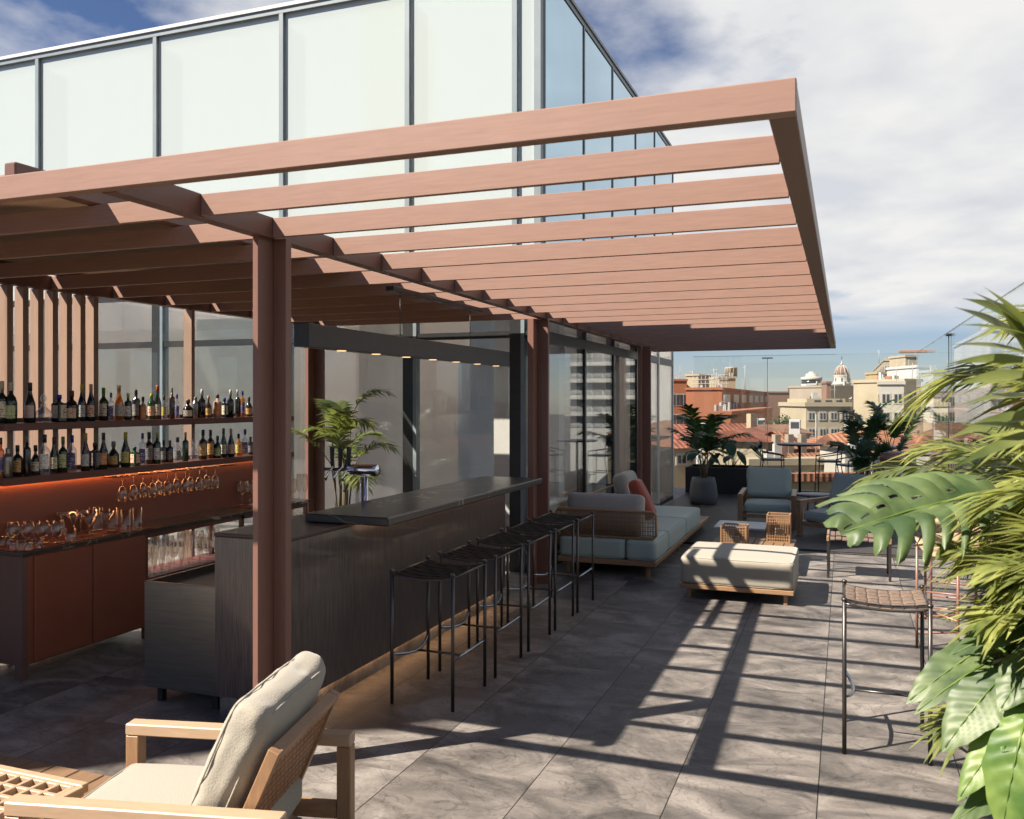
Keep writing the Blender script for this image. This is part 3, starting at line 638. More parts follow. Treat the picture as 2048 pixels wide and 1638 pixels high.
# ------------------------------------------------------------------ glassware
def shell(prof, th=.0012):
    inner = [(max(.0005, r-th), z+(th if i == 0 else 0)) for i, (r, z) in enumerate(prof)][::-1]
    return prof+inner
GP = {'snifter': ([(.036, 0), (.034, .003), (.005, .008), (.005, .03)], [(.005, .03), (.03, .045), (.044, .075), (.042, .1), (.03, .14)]),
      'shot': (None, [(.018, 0), (.019, .008), (.024, .065)]), 'tumbler': (None, [(.034, 0), (.036, .01), (.037, .09)]), 'highball': (None, [(.032, 0), (.034, .01), (.036, .165)]),
      'martini': ([(.034, 0), (.033, .003), (.004, .007), (.004, .085)], [(.004, .085), (.056, .165)]),
      'wine': ([(.034, 0), (.033, .003), (.004, .007), (.004, .08)], [(.004, .08), (.022, .09), (.037, .12), (.038, .15), (.031, .2)]),
      'flute': ([(.03, 0), (.029, .003), (.004, .007), (.004, .075)], [(.004, .075), (.018, .10), (.024, .15), (.021, .235)]),
      'pilsner': ([(.032, 0), (.031, .004), (.010, .014), (.009, .03)], [(.010, .03), (.020, .08), (.034, .20), (.030, .275)])}
PROTO = {}
def glass_proto(k):
    if k in PROTO: return None
    st, bw = GP[k]
    t = thing({'snifter': 'brandy_glass', 'shot': 'shot_glass', 'tumbler': 'tumbler', 'highball': 'highball_glass', 'martini': 'martini_glass', 'wine': 'wine_glass', 'flute': 'champagne_flute', 'pilsner': 'tall_beer_glass'}[k], 'x', 'glass')
    a = B().lathe(shell(bw), n=20, cap=False)
    if bw[0][0] > .01: a.lathe([(bw[0][0], .0005), (bw[0][0], .006), (0.0005, .0065)], n=20)
    a = a.build('bowl', 'drink_glass', t); kk = [a]
    if st: kk.append(B().lathe(st, n=16).build('stem', 'drink_glass', t))
    PROTO[k] = [t, kk, False]; KIDS[t.name] = kk
def glass(k, loc, label, group, flip=False, sc=1):
    glass_proto(k); t, kk, used = PROTO[k]
    if not used: PROTO[k][2] = True; c = t
    else: c = dup(t)
    c.location = loc; c['label'] = label; c['group'] = group; c.scale = (sc,)*3
    if flip: c.rotation_euler = (PI, 0, 0)
    return c
ZC = .8045
MATY = [(4.02, 4.62), (4.64, 5.15), (6.35, 6.95)]
mlab = ['red brown leather bar mat under the brandy glasses', 'red brown leather bar mat under the martini and highball glasses', 'red brown leather bar mat at the far end of the back counter']
for (a, c), l in zip(MATY, mlab): tag(B(((CF+CB)/2, a, .8)).box(CB+.06, CF-.01, a, c, .8005, .804, .001).build('bar_mat', 'mat_red'), l, 'bar mat', 'bar mats on the back counter')
for i, u in enumerate((26, 56, 86, 116)):
    glass('snifter', atz(u, 1088-i*1, ZC), 'round brandy glass on the left mat, %s from the left of four' % ORD[i], 'brandy glasses on the counter', sc=1.05)
for i, (u, v) in enumerate(((4, 1093), (17, 1090), (27, 1100), (42, 1101), (57, 1101), (77, 1096))):
    glass('shot', atz(u, v, ZC), 'small shot glass at the front of the left mat, %s from the left' % ORD[i], 'shot glasses on the counter')
glass('tumbler', atz(141, 1084, ZC), 'single low tumbler between the brandy and martini glasses', 'tumblers')
for i, (u, v) in enumerate(((88, 1072), (122, 1070), (148, 1072), (161, 1064), (179, 1077), (186, 1068), (214, 1070))):
    glass('martini', atz(u, v, ZC), 'cone shaped martini glass on the counter, %s from the left' % ORD[i], 'martini glasses on the counter')
for i, (u, v) in enumerate(((170, 1059), (196, 1060), (226, 1062), (251, 1065), (274, 1061))):
    glass('highball', atz(u, v, ZC), 'straight highball glass on the middle mat, %s from the left' % ORD[i], 'highball glasses on the counter')
for i, (u, v, k) in enumerate(((484, 1009, 'wine'), (500, 1010, 'wine'), (586, 1006, 'wine'), (598, 1003, 'flute'), (578, 1003, 'flute'), (610, 1004, 'flute'))):
    glass(k, atz(u, v, ZC), '%s on the far counter mat, %s from the left' % ({'wine': 'wide wine glass', 'flute': 'slender champagne flute'}[k], ORD[sorted((484, 500, 578, 586, 598, 610)).index(u)]), 'glasses at the far end of the counter', sc=1.1)
n = 0
for j in range(9):
    for i, x in enumerate((-4.86, -4.95, -5.04)):
        k = ('pilsner', 'flute', 'wine')[(j+i*2) % 3] if i else ('pilsner' if j < 6 else 'wine')
        glass(k, (x+(j % 2)*.015, 5.17+j*.105+i*.02, .4305), '%s on the shelf under the counter, %s in the %s row' % ({'pilsner': 'tall beer glass', 'flute': 'champagne flute', 'wine': 'wine glass'}[k], ORD[j], ('front', 'middle', 'back')[i]), 'glasses on the shelf under the counter')
# hanging rack
t = thing('glass_rack', 'brass wire glass rack fixed beneath the lower bottle shelf', 'glass rack', (-5.05, 5.6, 1.2)); o = t.location
for k, x in enumerate((-5.11, -5.08, -5.03, -5.0)): B(o).tube([(x, 4.95, 1.18), (x, 6.35, 1.18)], .003, 6).build('rail', 'copper', t)
for y in [5.0+.2*i for i in range(7)]: B(o).tube([(-5.12, y, 1.183), (-4.99, y, 1.183)], .003, 6).build('crossbar', 'copper', t)
for i, (u, x) in enumerate(((244, -5.02), (266, -5.02), (285, -5.09), (305, -5.02), (316, -5.09), (334, -5.02), (351, -5.09), (370, -5.02), (379, -5.09), (398, -5.02), (412, -5.09), (430, -5.02))):
    glass('wine', (x, yatx(u, x), 1.187), 'upside down wine glass hanging in the rack, %s from the left' % ORD[i], 'wine glasses hanging in the rack', flip=True, sc=.95)

# ------------------------------------------------------------------ pendant
t = thing('linear_pendant', 'long black linear pendant lamp hung on two wires over the bar', 'pendant lamp', (-2.85, 4.31, 2.05)); o = t.location
XP = -2.85
bb = B(o); bb.box(XP-.05, XP+.05, 4.18, 7.32, 2.05, 2.18, .002); bb.build('housing', 'black_metal', t)
for i in range(7): 
    y = 4.6+i*.42; B(o).lathe([(.0, 0), (.028, 0), (.03, .004)], (XP, y, 2.0455), 16, cap=False).build('spotlight', 'spot_glow', t)
for y in (5.35, 6.55): B(o).tube([(XP, y, 2.18), (XP, y, 2.485)], .0028, 6).build('wire', 'black_metal', t)
B(o).box(XP-.03, XP+.03, 5.2, 6.75, 2.485, 2.515, .002).build('ceiling_mount', 'black_metal', t)

# ------------------------------------------------------------------ bar stools
def make_stool(w, d, h, frame, strap, label, group):
    t = thing('bar_stool', label, 'bar stool', group=group); X, Y = w/2, d/2
    for a in (-1, 1):
        for c in (-1, 1): 
            B().tube([(a*X, c*Y, 0), (a*X, c*Y, h)], .0105, 10).lathe([(.013, h-.004), (.015, h+.004), (.012, h+.012), (0, h+.013)], (a*X, c*Y, 0), 10).build('leg', frame, t)
    for a in (-1, 1):
        pts = [(a*(X+.0)-a*.045*math.sin(PI*q), -Y+2*Y*q, .285-.035*math.sin(PI*q)) for q in [i/10 for i in range(11)]]
        B().tube(pts, .009, 8).build('foot_rail', 'steel_rail', t)
    B().tube([(-X+.045, 0, .25), (X-.045, 0, .25)], .007, 8).build('crossbar', frame, t)
    b = B(); nx, ny = 7, 6
    def zs(x, y): return h-.012-.022*(1-(x/X)**2)*(1-.15*(y/Y)**2)
    b.grid([[Vector((-X+2*X*i/14, -Y+2*Y*j/12, zs(-X+2*X*i/14, -Y+2*Y*j/12)-.002)) for i in range(15)] for j in range(13)])
    for i in range(nx):
        for j in range(ny):
            xa, xb, ya, yb = -X+2*X*i/nx, -X+2*X*(i+1)/nx, -Y+2*Y*j/ny, -Y+2*Y*(j+1)/ny
            if (i+j) % 2: xa -= .006; xb += .006; ya += .003; yb -= .003
            else: xa += .002; xb -= .002; ya -= .004; yb += .004
            xa, xb, ya, yb = max(xa, -X), min(xb, X), max(ya, -Y), min(yb, Y); rows = []
            for v in range(5):
                r = []
                for u in range(5):
                    x, y = xa+(xb-xa)*u/4, ya+(yb-ya)*v/4; q = (u/4 if (i+j) % 2 else v/4)
                    r.append(Vector((x, y, zs(x, y)+.0005+.0032*math.sin(PI*q))))
                rows.append(r)
            b.grid(rows)
    o = b.build('woven_seat', strap, t)
    md = o.modifiers.new('s', 'SOLIDIFY'); md.thickness = .003
    b = B()
    for c in (-1, 1): b.tube([(x, c*Y, zs(x, Y)-.004) for x in [-X+2*X*i/12 for i in range(13)]], .007, 8)
    for a in (-1, 1): b.tube([(a*X, -Y, h-.014), (a*X, Y, h-.014)], .007, 8)
    b.build('seat_frame', frame, t)
    KIDS[t.name] = kids(t)
    return t
mat('steel_rail', (.28, .32, .38), .2, .9, 20, .05)
s0 = make_stool(.385, .47, .76, 'gunmetal', 'strap', 'black woven bar stool at the bar, nearest the camera', 'bar stools along the bar')
Ys = [4.72, 5.36, 5.98, 6.58, 7.18]
sl = ['', 'black woven bar stool at the bar, second from the camera', 'black woven bar stool at the bar, third and middle of five', 'black woven bar stool at the bar, second from the far end', 'black woven bar stool at the bar, farthest from the camera']
for i, y in enumerate(Ys):
    s = s0 if i == 0 else dup(s0, label=sl[i])
    s.location = (-2.25, y, 0)
s1 = make_stool(.385, .465, .76, 'gunmetal', 'strap_tan', 'tan woven bar stool standing alone in the sun, right foreground', None)
s1.location = (.192, 4.87, 0)
t = thing('low_woven_stool', 'low tan woven stool on thin legs standing beyond the ottoman', 'stool', (.13, 9.4, 0))
for a in (-.28, .28):
    for c in (-.22, .22): B().box(a-.012, a+.012, c-.012, c+.012, 0, .36, .003).build('leg', 'gunmetal', t)
b = B()
for i in range(9): b.box(-.27+.06*i, -.215+.06*i, -.24, .24, .37+(i % 2)*.005, .395+(i % 2)*.005, .006)
b.build('seat', 'strap_tan', t)
b = B()
for a in (-.295, .27): b.box(a, a+.025, -.25, .25, .361, .41, .004)
b.build('seat_frame', 'teak', t)

# ------------------------------------------------------------------ lounge furniture
def lattice(b, x0, x1, z0, z1, n, m, t, y0, y1, M=None, fr=.03):
    for i in range(n+1):
        x = x0+(x1-x0)*i/n; b.box(x-t/2, x+t/2, y0, y1, z0, z1, 0, M)
    for j in range(m+1):
        z = z0+(z1-z0)*j/m; b.box(x0, x1, y0+.001, y1-.001, z-t/2, z+t/2, 0, M)
def make_armchair(label, seatm, backm, wood='teak', zarm=.47, group=None, lat=True, wr=.006):
    t = thing('armchair', label, 'armchair', group=group); W, Dp = .34, .46
    for a in (-1, 1):
        x = a*W
        B().box(x-.032, x+.032, -Dp, Dp, zarm-.045, zarm, .004).build('armrest', wood, t)
        B().box(x-.03, x+.03, -Dp, -Dp+.055, 0, zarm-.046, .004).build('leg', 'teak_z', t)
        B().box(x-.03, x+.03, Dp-.055, Dp, 0, zarm-.046, .004).build('leg', 'teak_z', t)
        B().box(x-.024, x+.024, -Dp+.056, Dp-.056, .145, .20, .003).build('side_rail', 'teak', t)
    for y in (-Dp+.015, .2): B().box(-W+.031, W-.031, y, y+.035, .15, .195, .003).build('seat_rail', 'teak_x', t)
    th = math.radians(24); M = Matrix.Translation((0, .172, .16)) @ Matrix.Rotation(-th, 4, 'X')
    fr = B()
    fr.box(-.295, -.262, 0, .04, 0, .54, .003, M); fr.box(.262, .295, 0, .04, 0, .54, .003, M); fr.box(-.261, .261, 0, .04, .505, .54, .003, M); fr.box(-.261, .261, 0, .04, 0, .035, .003, M)
    bk = fr.build('backrest', 'teak_z', t)
    b = B(); lattice(b, -.26, .26, .036, .504, 15, 13, .010, .010, .030, M); b.build('lattice', 'lattice', bk)
    b = B().cushion((0, -.07, .275), (.60, .72, .125), .045, 14, .02, wr=wr*.5, seed=3).piping((0, -.07, .275), (.60, .72, .125), .045); b.build('seat_cushion', seatm, t)
    M2 = Matrix.Translation((0, .228, .335)) @ Matrix.Rotation(-th, 4, 'X')
    bc = B().cushion((0, -.085, .225), (.60, .135, .44), .05, 18, .025, M2, wr=wr*2, seed=8, axis=1).piping((0, -.085, .225), (.60, .135, .44), .05, 1, M2).build('back_cushion', backm, t)
    b = B()
    pts = []
    for (x, z) in [(-.285, .01), (-.285, .44), (.285, .44), (.285, .01), (-.285, .01)]: pts.append(M2 @ Vector((x, -.085, z)))
    return t
ch = make_armchair('pale wood armchair in the left foreground with a crumpled cream cushion', 'cush_cream', 'cush_cream', 'teak_pale', wr=.0075)
ch.location = (-2.14, 2.5, 0); ch.rotation_euler = (0, 0, math.radians(-76.9))
ch1 = make_armchair('wooden armchair with grey green cushions facing the camera beyond the lanterns', 'cush_grey', 'cush_grey', wr=.004, group='grey green armchairs')
ch1.location = (-1.0, 12.75, 0); ch1.rotation_euler = (0, 0, math.radians(2)); KIDS[ch1.name] = kids(ch1)
ch1.scale = (1.02, 1, 1)
dup(ch1, (-.02, 12.0, 0), math.radians(-32), 'wooden armchair with grey green cushions half hidden behind the large leaf').scale = (1, 1, 1)

# sofa
t = thing('sofa', 'grey green outdoor sofa with a wicker back panel on a low wooden base', 'sofa', (-2.2, 8.5, 0)); o = t.location; SF = t
SX0, SX1, SY0, SY1 = -2.72, -1.72, 8.47, 12.1
b = B(o); b.box(SX0, SX1, SY0, SY0+.05, .12, .17, .004); b.box(SX0, SX0+.05, SY0+.051, SY1, .12, .17, .004); b.box(SX1-.05, SX1, SY0+.051, SY1, .12, .17, .004)
for i in range(22): b.box(SX0+.051, SX1-.051, SY0+.06+i*.165, SY0+.20+i*.165, .135, .165, .004)
b.build('base_frame', 'teak_x', t)
for x in (SX0+.09, SX1-.09):
    for y in (SY0+.08, 10.2, SY1-.1): B(o).box(x-.018, x+.018, y-.018, y+.018, 0, .119, .004).build('leg', 'teak_z', t)
for (x0, x1, y0, y1) in ((SX0+.01, -2.03, SY0+.01, 9.15), (-2.02, SX1+.0, SY0+.01, 9.15), (SX0+.01, SX1, 9.16, 10.25), (SX0+.01, SX1, 10.26, 11.35)):
    B(o).cushion(((x0+x1)/2, (y0+y1)/2, .275), (x1-x0, y1-y0, .21), .04, 14, .012, wr=.003, seed=x0).piping(((x0+x1)/2, (y0+y1)/2, .275), (x1-x0, y1-y0, .21), .04).build('seat_cushion', 'cush_grey', t)
b = B(o); wy0 = 8.50
b.tube([(SX0+.02, wy0, .39), (SX1+.0-.03, wy0, .39), (SX1-.0, wy0, .42), (SX1, wy0, .62), (SX1-.03, wy0, .65), (SX0, wy0, .65), (SX0-.02, wy0, .62), (SX0-.0, wy0, .42), (SX0+.02, wy0, .39)], .014, 8)
for z in (.40, .63): b.tube([(SX0, wy0, z), (SX0, 9.0, z)], .012, 8)
wp = b.build('back_panel', 'teak_x', t)
b = B(o)
for i in range(78):
    x = SX0+.01+(SX1-SX0-.02)*i/77; b.tube([(x, wy0-.004+(i % 2)*.008, .392), (x, wy0-.004+(i % 2)*.008, .648)], .0042, 5)
for j in range(6): z = .42+.042*j; b.tube([(SX0, wy0, z), (SX1, wy0, z)], .004, 5)
b.build('wicker_weave', 'wicker', wp)
M3 = Matrix.Translation((-2.28, 8.66, .39)) @ Matrix.Rotation(math.radians(-10), 4, 'X')
B(o).cushion((0, 0, .20), (.80, .17, .42), .065, 14, .025, M3, wr=.004, seed=5, axis=1).build('back_cushion', 'cush_warm', t)
b = B(o); b.tube([(SX0+.01, 9.5, .39), (SX0+.01, 9.5, .68), (SX0+.01, 10.9, .68), (SX0+.01, 10.9, .39)], .014, 8); b.build('back_panel', 'teak', t)
M3 = Matrix.Translation((-2.46, 10.7, .385)) @ Matrix.Rotation(math.radians(-14), 4, 'Y') @ Matrix.Rotation(math.radians(0), 4, 'Z')
B(o).cushion((0, 0, .23), (.18, .62, .50), .07, 14, .03, M3, wr=.006, seed=11, axis=0).build('back_cushion', 'cush_warm', t)
M3 = Matrix.Translation((-2.08, 10.0, .39)) @ Matrix.Rotation(math.radians(-26), 4, 'Y') @ Matrix.Rotation(math.radians(8), 4, 'Z')
tag(B((-2.08, 10.0, .39)).cushion((0, 0, .24), (.14, .50, .48), .055, 14, .025, M3, wr=.004, seed=15, axis=0).build('throw_cushion', 'cush_rust'), 'rust red scatter cushion leaning on the sofa', 'cushion')

# ottoman
t = thing('ottoman', 'square cream upholstered ottoman on a slim wooden base in the striped sunlight', 'ottoman', (-.88, 8.2, 0)); o = t.location
b = B(o); b.box(-1.36, -.40, 7.75, 8.66, .095, .135, .004); b.build('base', 'teak_x', t)
for x in (-1.29, -.47):
    for y in (7.82, 8.59): B(o).box(x-.016, x+.016, y-.016, y+.016, 0, .094, .004).build('leg', 'teak_z', t)
B(o).cushion((-.88, 8.205, .255), (.96, .91, .238), .035, 16, .012, wr=.003, seed=2).piping((-.88, 8.205, .255), (.96, .91, .238), .035).build('cushion', 'cush_cream', t)

# low slatted table with lanterns, marble side table
t = thing('slatted_low_table', 'low wooden slatted table carrying the two lanterns', 'table', (-.95, 9.6, 0)); o = t.location
b = B(o)
for i in range(8): b.box(-1.35+.107*i, -1.25+.107*i, 9.03, 10.2, .18, .205, .004)
b.build('top', 'plank', t)
for x in (-1.3, -.55):
    for y in (9.1, 10.1): B(o).box(x-.02, x+.02, y-.02, y+.02, 0, .179).build('leg', 'teak_z', t)
def lantern(loc, label, s, h):
    t = thing('lantern', label, 'lantern', loc, rz=0, group='lattice lanterns')
    q = s/2
    for k in range(4):
        M = Matrix.Rotation(k*PI/2, 4, 'Z'); b = B(); lattice(b, -q+.012, q-.012, .012, h-.012, 9, 9, .0085, -q+.003, -q+.011, M)
        b.box(-q, q-.0122, -q, -q+.012, 0, .011, 0, M); b.box(-q, q-.0122, -q, -q+.012, h-.011, h, 0, M); b.box(-q, -q+.012, -q, -q+.012, .0112, h-.0112, 0, M)
        b.build('side', 'teak_z', t)
    B().box(-q+.013, q-.013, -q+.013, q-.013, .002, .010).build('base', 'teak', t)
    c = B().lathe([(.0, .011), (.045, .011), (.045, .14), (.04, .145), (0, .145)], n=16).build('candle', 'label_cream', t)
    return t
lantern((-1.06, 9.28, .2055), 'cube shaped wooden lattice lantern, the left and nearer one, catching the sun', .26, .255)
lantern((-.67, 10.0, .2055), 'taller wooden lattice lantern, the right one, in the shade before the armchair', .245, .30)
t = thing('side_table', 'low white topped table on a black base behind the left lantern', 'side table', (-1.12, 10.6, 0)); o = t.location
B(o).box(-1.42, -.85, 10.32, 10.9, .262, .285, .003).build('top', 'table_white', t); B(o).box(-1.2, -1.05, 10.5, 10.7, .012, .261).build('leg', 'black_metal', t); B(o).box(-1.35, -.92, 10.4, 10.8, .0225, .0345).build('base', 'black_metal', t)
t = thing('round_side_table', 'low round table with a pale top and wooden legs between the armchairs', 'side table', (-.36, 13.35, 0)); o = t.location
B(o).lathe([(0, .375), (.30, .375), (.305, .385), (.30, .395), (0, .395)], (-.36, 13.35, 0), 32).build('top', 'table_grey', t)
for k in range(3):
    a = k*2*PI/3+.4; B(o).tube([(-.36+.2*math.cos(a), 13.35+.2*math.sin(a), 0), (-.36+.16*math.cos(a), 13.35+.16*math.sin(a), .375)], .018, 8).build('leg', 'teak_z', t)
# lattice table at the lower left
t = thing('lattice_low_table', 'pale wooden lattice topped low table beside the foreground armchair', 'table', (-3.2, 2.3, 0)); o = t.location
b = B(o); x0, x1, y0, y1 = -3.72, -2.80, 1.75, 2.58
n, m_ = 13, 11
for i in range(n+1): x = x0+(x1-x0)*i/n; b.box(x-.009, x+.009, y0, y1, .222, .25, .002)
for j in range(m_+1): y = y0+(y1-y0)*j/m_; b.box(x0, x1, y-.009, y+.009, .2235, .2485, .002)
b.box(x0-.03, x1+.03, y1+.0095, y1+.045, .215, .252, .003); b.box(x1+.0095, x1+.045, y0, y1+.009, .215, .252, .003); b.box(x0-.045, x0-.0095, y0, y1+.009, .215, .252, .003)
b.build('top', 'teak_pale', t)
for x in (x0, x1):
    for y in (y0, y1): B(o).box(x-.02, x+.02, y-.02, y+.02, .024, .2215, .003).build('leg', 'teak_z', t)
B(o).box(x0, x1, y0, y1, .05, .065).build('shelf', 'lattice', t)

# high tables and their chairs
def high_table(x, y, r, label, m='table_grey'):
    t = thing('high_table', label, 'table', (x, y, 0), group='high round tables')
    B().lathe([(0, .925), (r-.02, .925), (r, .94), (r, .955), (r-.01, .96), (0, .96)], n=36).build('top', m, t)
    B().lathe([(.024, .03), (.024, .925)], n=14).build('post', 'black_metal', t)
    B().lathe([(0, .022), (.19, .022), (.19, .03), (.03, .034)], n=24).build('base', 'black_metal', t)
high_table(-.76, 16.75, .41, 'high round grey table by the far glass screen, between two chairs')
high_table(.84, 14.4, .43, 'high round grey table in front of the palms on the right', 'table_grey')
high_table(.62, 16.3, .40, 'high round table behind the other one at the palms', 'table_grey')
def bar_chair(loc, rz, label, m='black_metal', seat='table_grey', group='thin framed bar chairs'):
    t = thing('bar_chair', label, 'bar chair', loc, rz, group)
    for a in (-.2, .2):
        B().tube([(a, -.2, 0), (a*.95, -.18, .72)], .009, 8).build('leg', m, t)
        B().tube([(a*1.1, .26, 0), (a, .18, .62), (a, .21, .98)], .009, 8).build('leg', m, t)
        B().tube([(a, -.18, .72), (a*1.1, .19, .78)], .01, 8).build('armrest', m, t)
    B().tube([(-.2, -.19, .25), (.2, -.19, .25)], .008, 8).tube([(-.2, -.19, .32), (-.21, .23, .32)], .008, 8).tube([(.2, -.19, .32), (.21, .23, .32)], .008, 8).build('foot_rail', m, t)
    B().cushion((0, 0, .64), (.40, .40, .035), .015, 8, .004).build('seat', seat, t)
    B().grid([[Vector((x, .205-.04*(1-(x/.2)**2)*-1, z)) for x in [-.2+.05*i for i in range(9)]] for z in (.84, .97)]).build('backrest', m, t).modifiers.new('s', 'SOLIDIFY').thickness = .012
    return t
bar_chair((-1.24, 16.75, 0.022), math.radians(100), 'thin black bar chair left of the far high table', group='black bar chairs at the far table')
bar_chair((-.27, 16.6, 0.022), math.radians(-80), 'thin black bar chair right of the far high table', group='black bar chairs at the far table')
bar_chair((.12, 15.7, 0.022), math.radians(-60), 'dark bar chair nearest the right hand high tables', group='black bar chairs at the far table')
bar_chair((.66, 13.7, 0.022), math.radians(185), 'rust framed bar chair pushed under the nearer right hand table', 'copper', 'cush_rust', group='rust framed bar chairs')
# copper framed chairs, right
def copper_chair(loc, rz, label):
    t = thing('copper_bar_chair', label, 'bar chair', loc, rz, 'copper framed chairs with plywood seats')
    for a in (-.23, .23):
        B().tube([(a, -.22, 0), (a, -.22, .74)], .0095, 8).build('leg', 'copper', t)
        B().tube([(a, .22, 0), (a, .24, .62), (a*.96, .28, .98)], .0095, 8).build('leg', 'copper', t)
        B().tube([(a, -.22, .22), (a, .22, .22)], .008, 8).build('side_rail', 'copper', t)
        B().tube([(a, -.22, .10), (a, .22, .10)], .007, 8).build('side_rail', 'copper', t)
    B().tube([(-.23, -.22, .30), (.23, -.22, .30)], .008, 8).tube([(-.23, .22, .30), (.23, .22, .30)], .008, 8).build('foot_rail', 'copper', t)
    rows = []
    for j in range(13):
        y = -.25+.5*j/12
        rows.append([Vector((x, y+.03*abs(x)/.25, .70+.10*(abs(x)/.27)**3)) for x in [-.27+.54*i/14 for i in range(15)]])
    B().grid(rows).build('seat', 'teak_pale', t).modifiers.new('s', 'SOLIDIFY').thickness = .014
    rows = [[Vector((x, .26+.04*q-.07*(x/.25)**2, .80+.22*q)) for x in [-.25+.5*i/12 for i in range(13)]] for q in (0, .25, .5, .75, 1)]
    B().grid(rows).build('backrest', 'teak_pale', t).modifiers.new('s', 'SOLIDIFY').thickness = .012
copper_chair((.78, 6.7, 0), math.radians(-62), 'copper framed chair with a pale plywood seat behind the right foliage, nearer one')
copper_chair((.86, 7.9, 0), math.radians(-100), 'copper framed chair with a pale plywood seat behind the right foliage, farther one')
# ------------------------------------------------------------------ glass screens at the terrace edge
def screen(name, label, pts, z1, posts):
    t = thing(name, label, 'glass screen', (pts[0][0], pts[0][1], 0), group='glass wind screens at the terrace edge'); o = t.location
    for (x0, y0), (x1, y1) in zip(pts, pts[1:]):
        if abs(y1-y0) < .01: B(o).box(x0+.012, x1-.012, y0-.006, y0+.006, .04, z1).build('pane', 'pane_clear', t); B(o).box(x0, x1, y0-.008, y0+.008, z1+.0005, z1+.007).build('top_edge', 'pane_edge', t); B(o).box(x0, x1, y0-.03, y0+.03, 0, .039).build('channel', 'frame_dark', t)
        else: B(o).box(x0-.006, x0+.006, y0+.012, y1-.012, .04, z1).build('pane', 'pane_clear', t); B(o).box(x0-.008, x0+.008, y0, y1, z1+.0005, z1+.007).build('top_edge', 'pane_edge', t); B(o).box(x0-.03, x0+.03, y0, y1, 0, .039).build('channel', 'frame_dark', t)
    for (x, y, alongx, m) in posts:
        B(o).tube([(x, y, .04), (x, y, z1-.06)], .006, 8).build('post', m, t)
        if alongx: B(o).box(x-.10, x+.10, y-.03, y+.03, z1-.06, z1-.035, .004).build('clamp', m, t)
        else: B(o).box(x-.03, x+.03, y-.07, y+.07, z1-.06, z1-.035, .004).build('clamp', m, t)
XG, YG, ZG = 1.22, 17.45, 2.60
screen('glass_screen', 'tall frameless glass screen across the far end of the terrace', [(-2.8, YG), (-1.38, YG), (XG-.03, YG)], ZG, [(-1.38, YG-.02, True, 'white_edge')])
screen('glass_screen', 'tall frameless glass screen along the right side of the terrace', [(XG, 3.0), (XG, 5.4), (XG, 8.6), (XG, 12.0), (XG, YG)], ZG, [(XG-.02, 12.0, False, 'frame_dark')])
tag(B((XG-.1, YG-.1, ZG)).box(XG-.30, XG+.16, YG-.16, YG-.10, ZG+.0, ZG+.05, .006).build('corner_bracket', 'rust'), 'rust brown bracket capping the corner of the glass screens', 'bracket')

# ------------------------------------------------------------------ plants
def leaflet(b, p, d, up, L, w, droop, seg=3):
    d = d.normalized(); side = d.cross(up)
    if side.length < 1e-4: side = d.orthogonal()
    side.normalize(); rows = []
    for i in range(seg+1):
        q = i/seg; c = p+d*L*q+Vector((0, 0, -1))*droop*L*q*q
        ww = w*(.35+.9*math.sin(PI*min(1, q*.85+.12)))*(1-q**3) if i < seg else 0.0006
        nrm = side.cross(d).normalized()
        rows.append([c-side*ww/2+nrm*ww*.18, c, c+side*ww/2+nrm*ww*.18])
    b.grid(rows)
def frond(bl, bs, p, az, el, L, droop, n, ll, lw, rnd, stem=.35, ang=58, ldroop=.35, up0=None, r0=.006):
    pts = []; q = Vector(p); e = el; N = 14
    dh = Vector((math.cos(az), math.sin(az), 0))
    for i in range(N+1):
        pts.append(q.copy()); d = dh*math.cos(e)+Vector((0, 0, 1))*math.sin(e); q = q+d*L/N; e -= droop/N*(.4+1.2*i/N)
    bs.tube(pts, [r0*(1-.8*i/N) for i in range(N+1)], 5)
    for k in range(n):
        f = stem+(1-stem)*(k+.5)/n; i = min(N-1, int(f*N)); fr = f*N-i
        c = pts[i].lerp(pts[i+1], fr); t = (pts[i+1]-pts[i]).normalized(); sd = t.cross(Vector((0, 0, 1)))
        if sd.length < 1e-3: sd = Vector((-math.sin(az), math.cos(az), 0))
        sd.normalize(); nrm = sd.cross(t).normalized()
        sc = math.sin(PI*min(.97, .16+.80*(k+.5)/n))**.7
        for s in (-1, 1):
            a = math.radians(ang-26*(k/n)+rnd.uniform(-7, 7))
            d = t*math.cos(a)+sd*s*math.sin(a)+nrm*rnd.uniform(.0, .28)
            leaflet(bl, c, d, nrm, ll*sc*rnd.uniform(.85, 1.12), lw*rnd.uniform(.8, 1.15), ldroop*rnd.uniform(.5, 1.5))
    leaflet(bl, pts[-1], pts[-1]-pts[-2], Vector((0, 0, 1)), ll*.5, lw, .2)
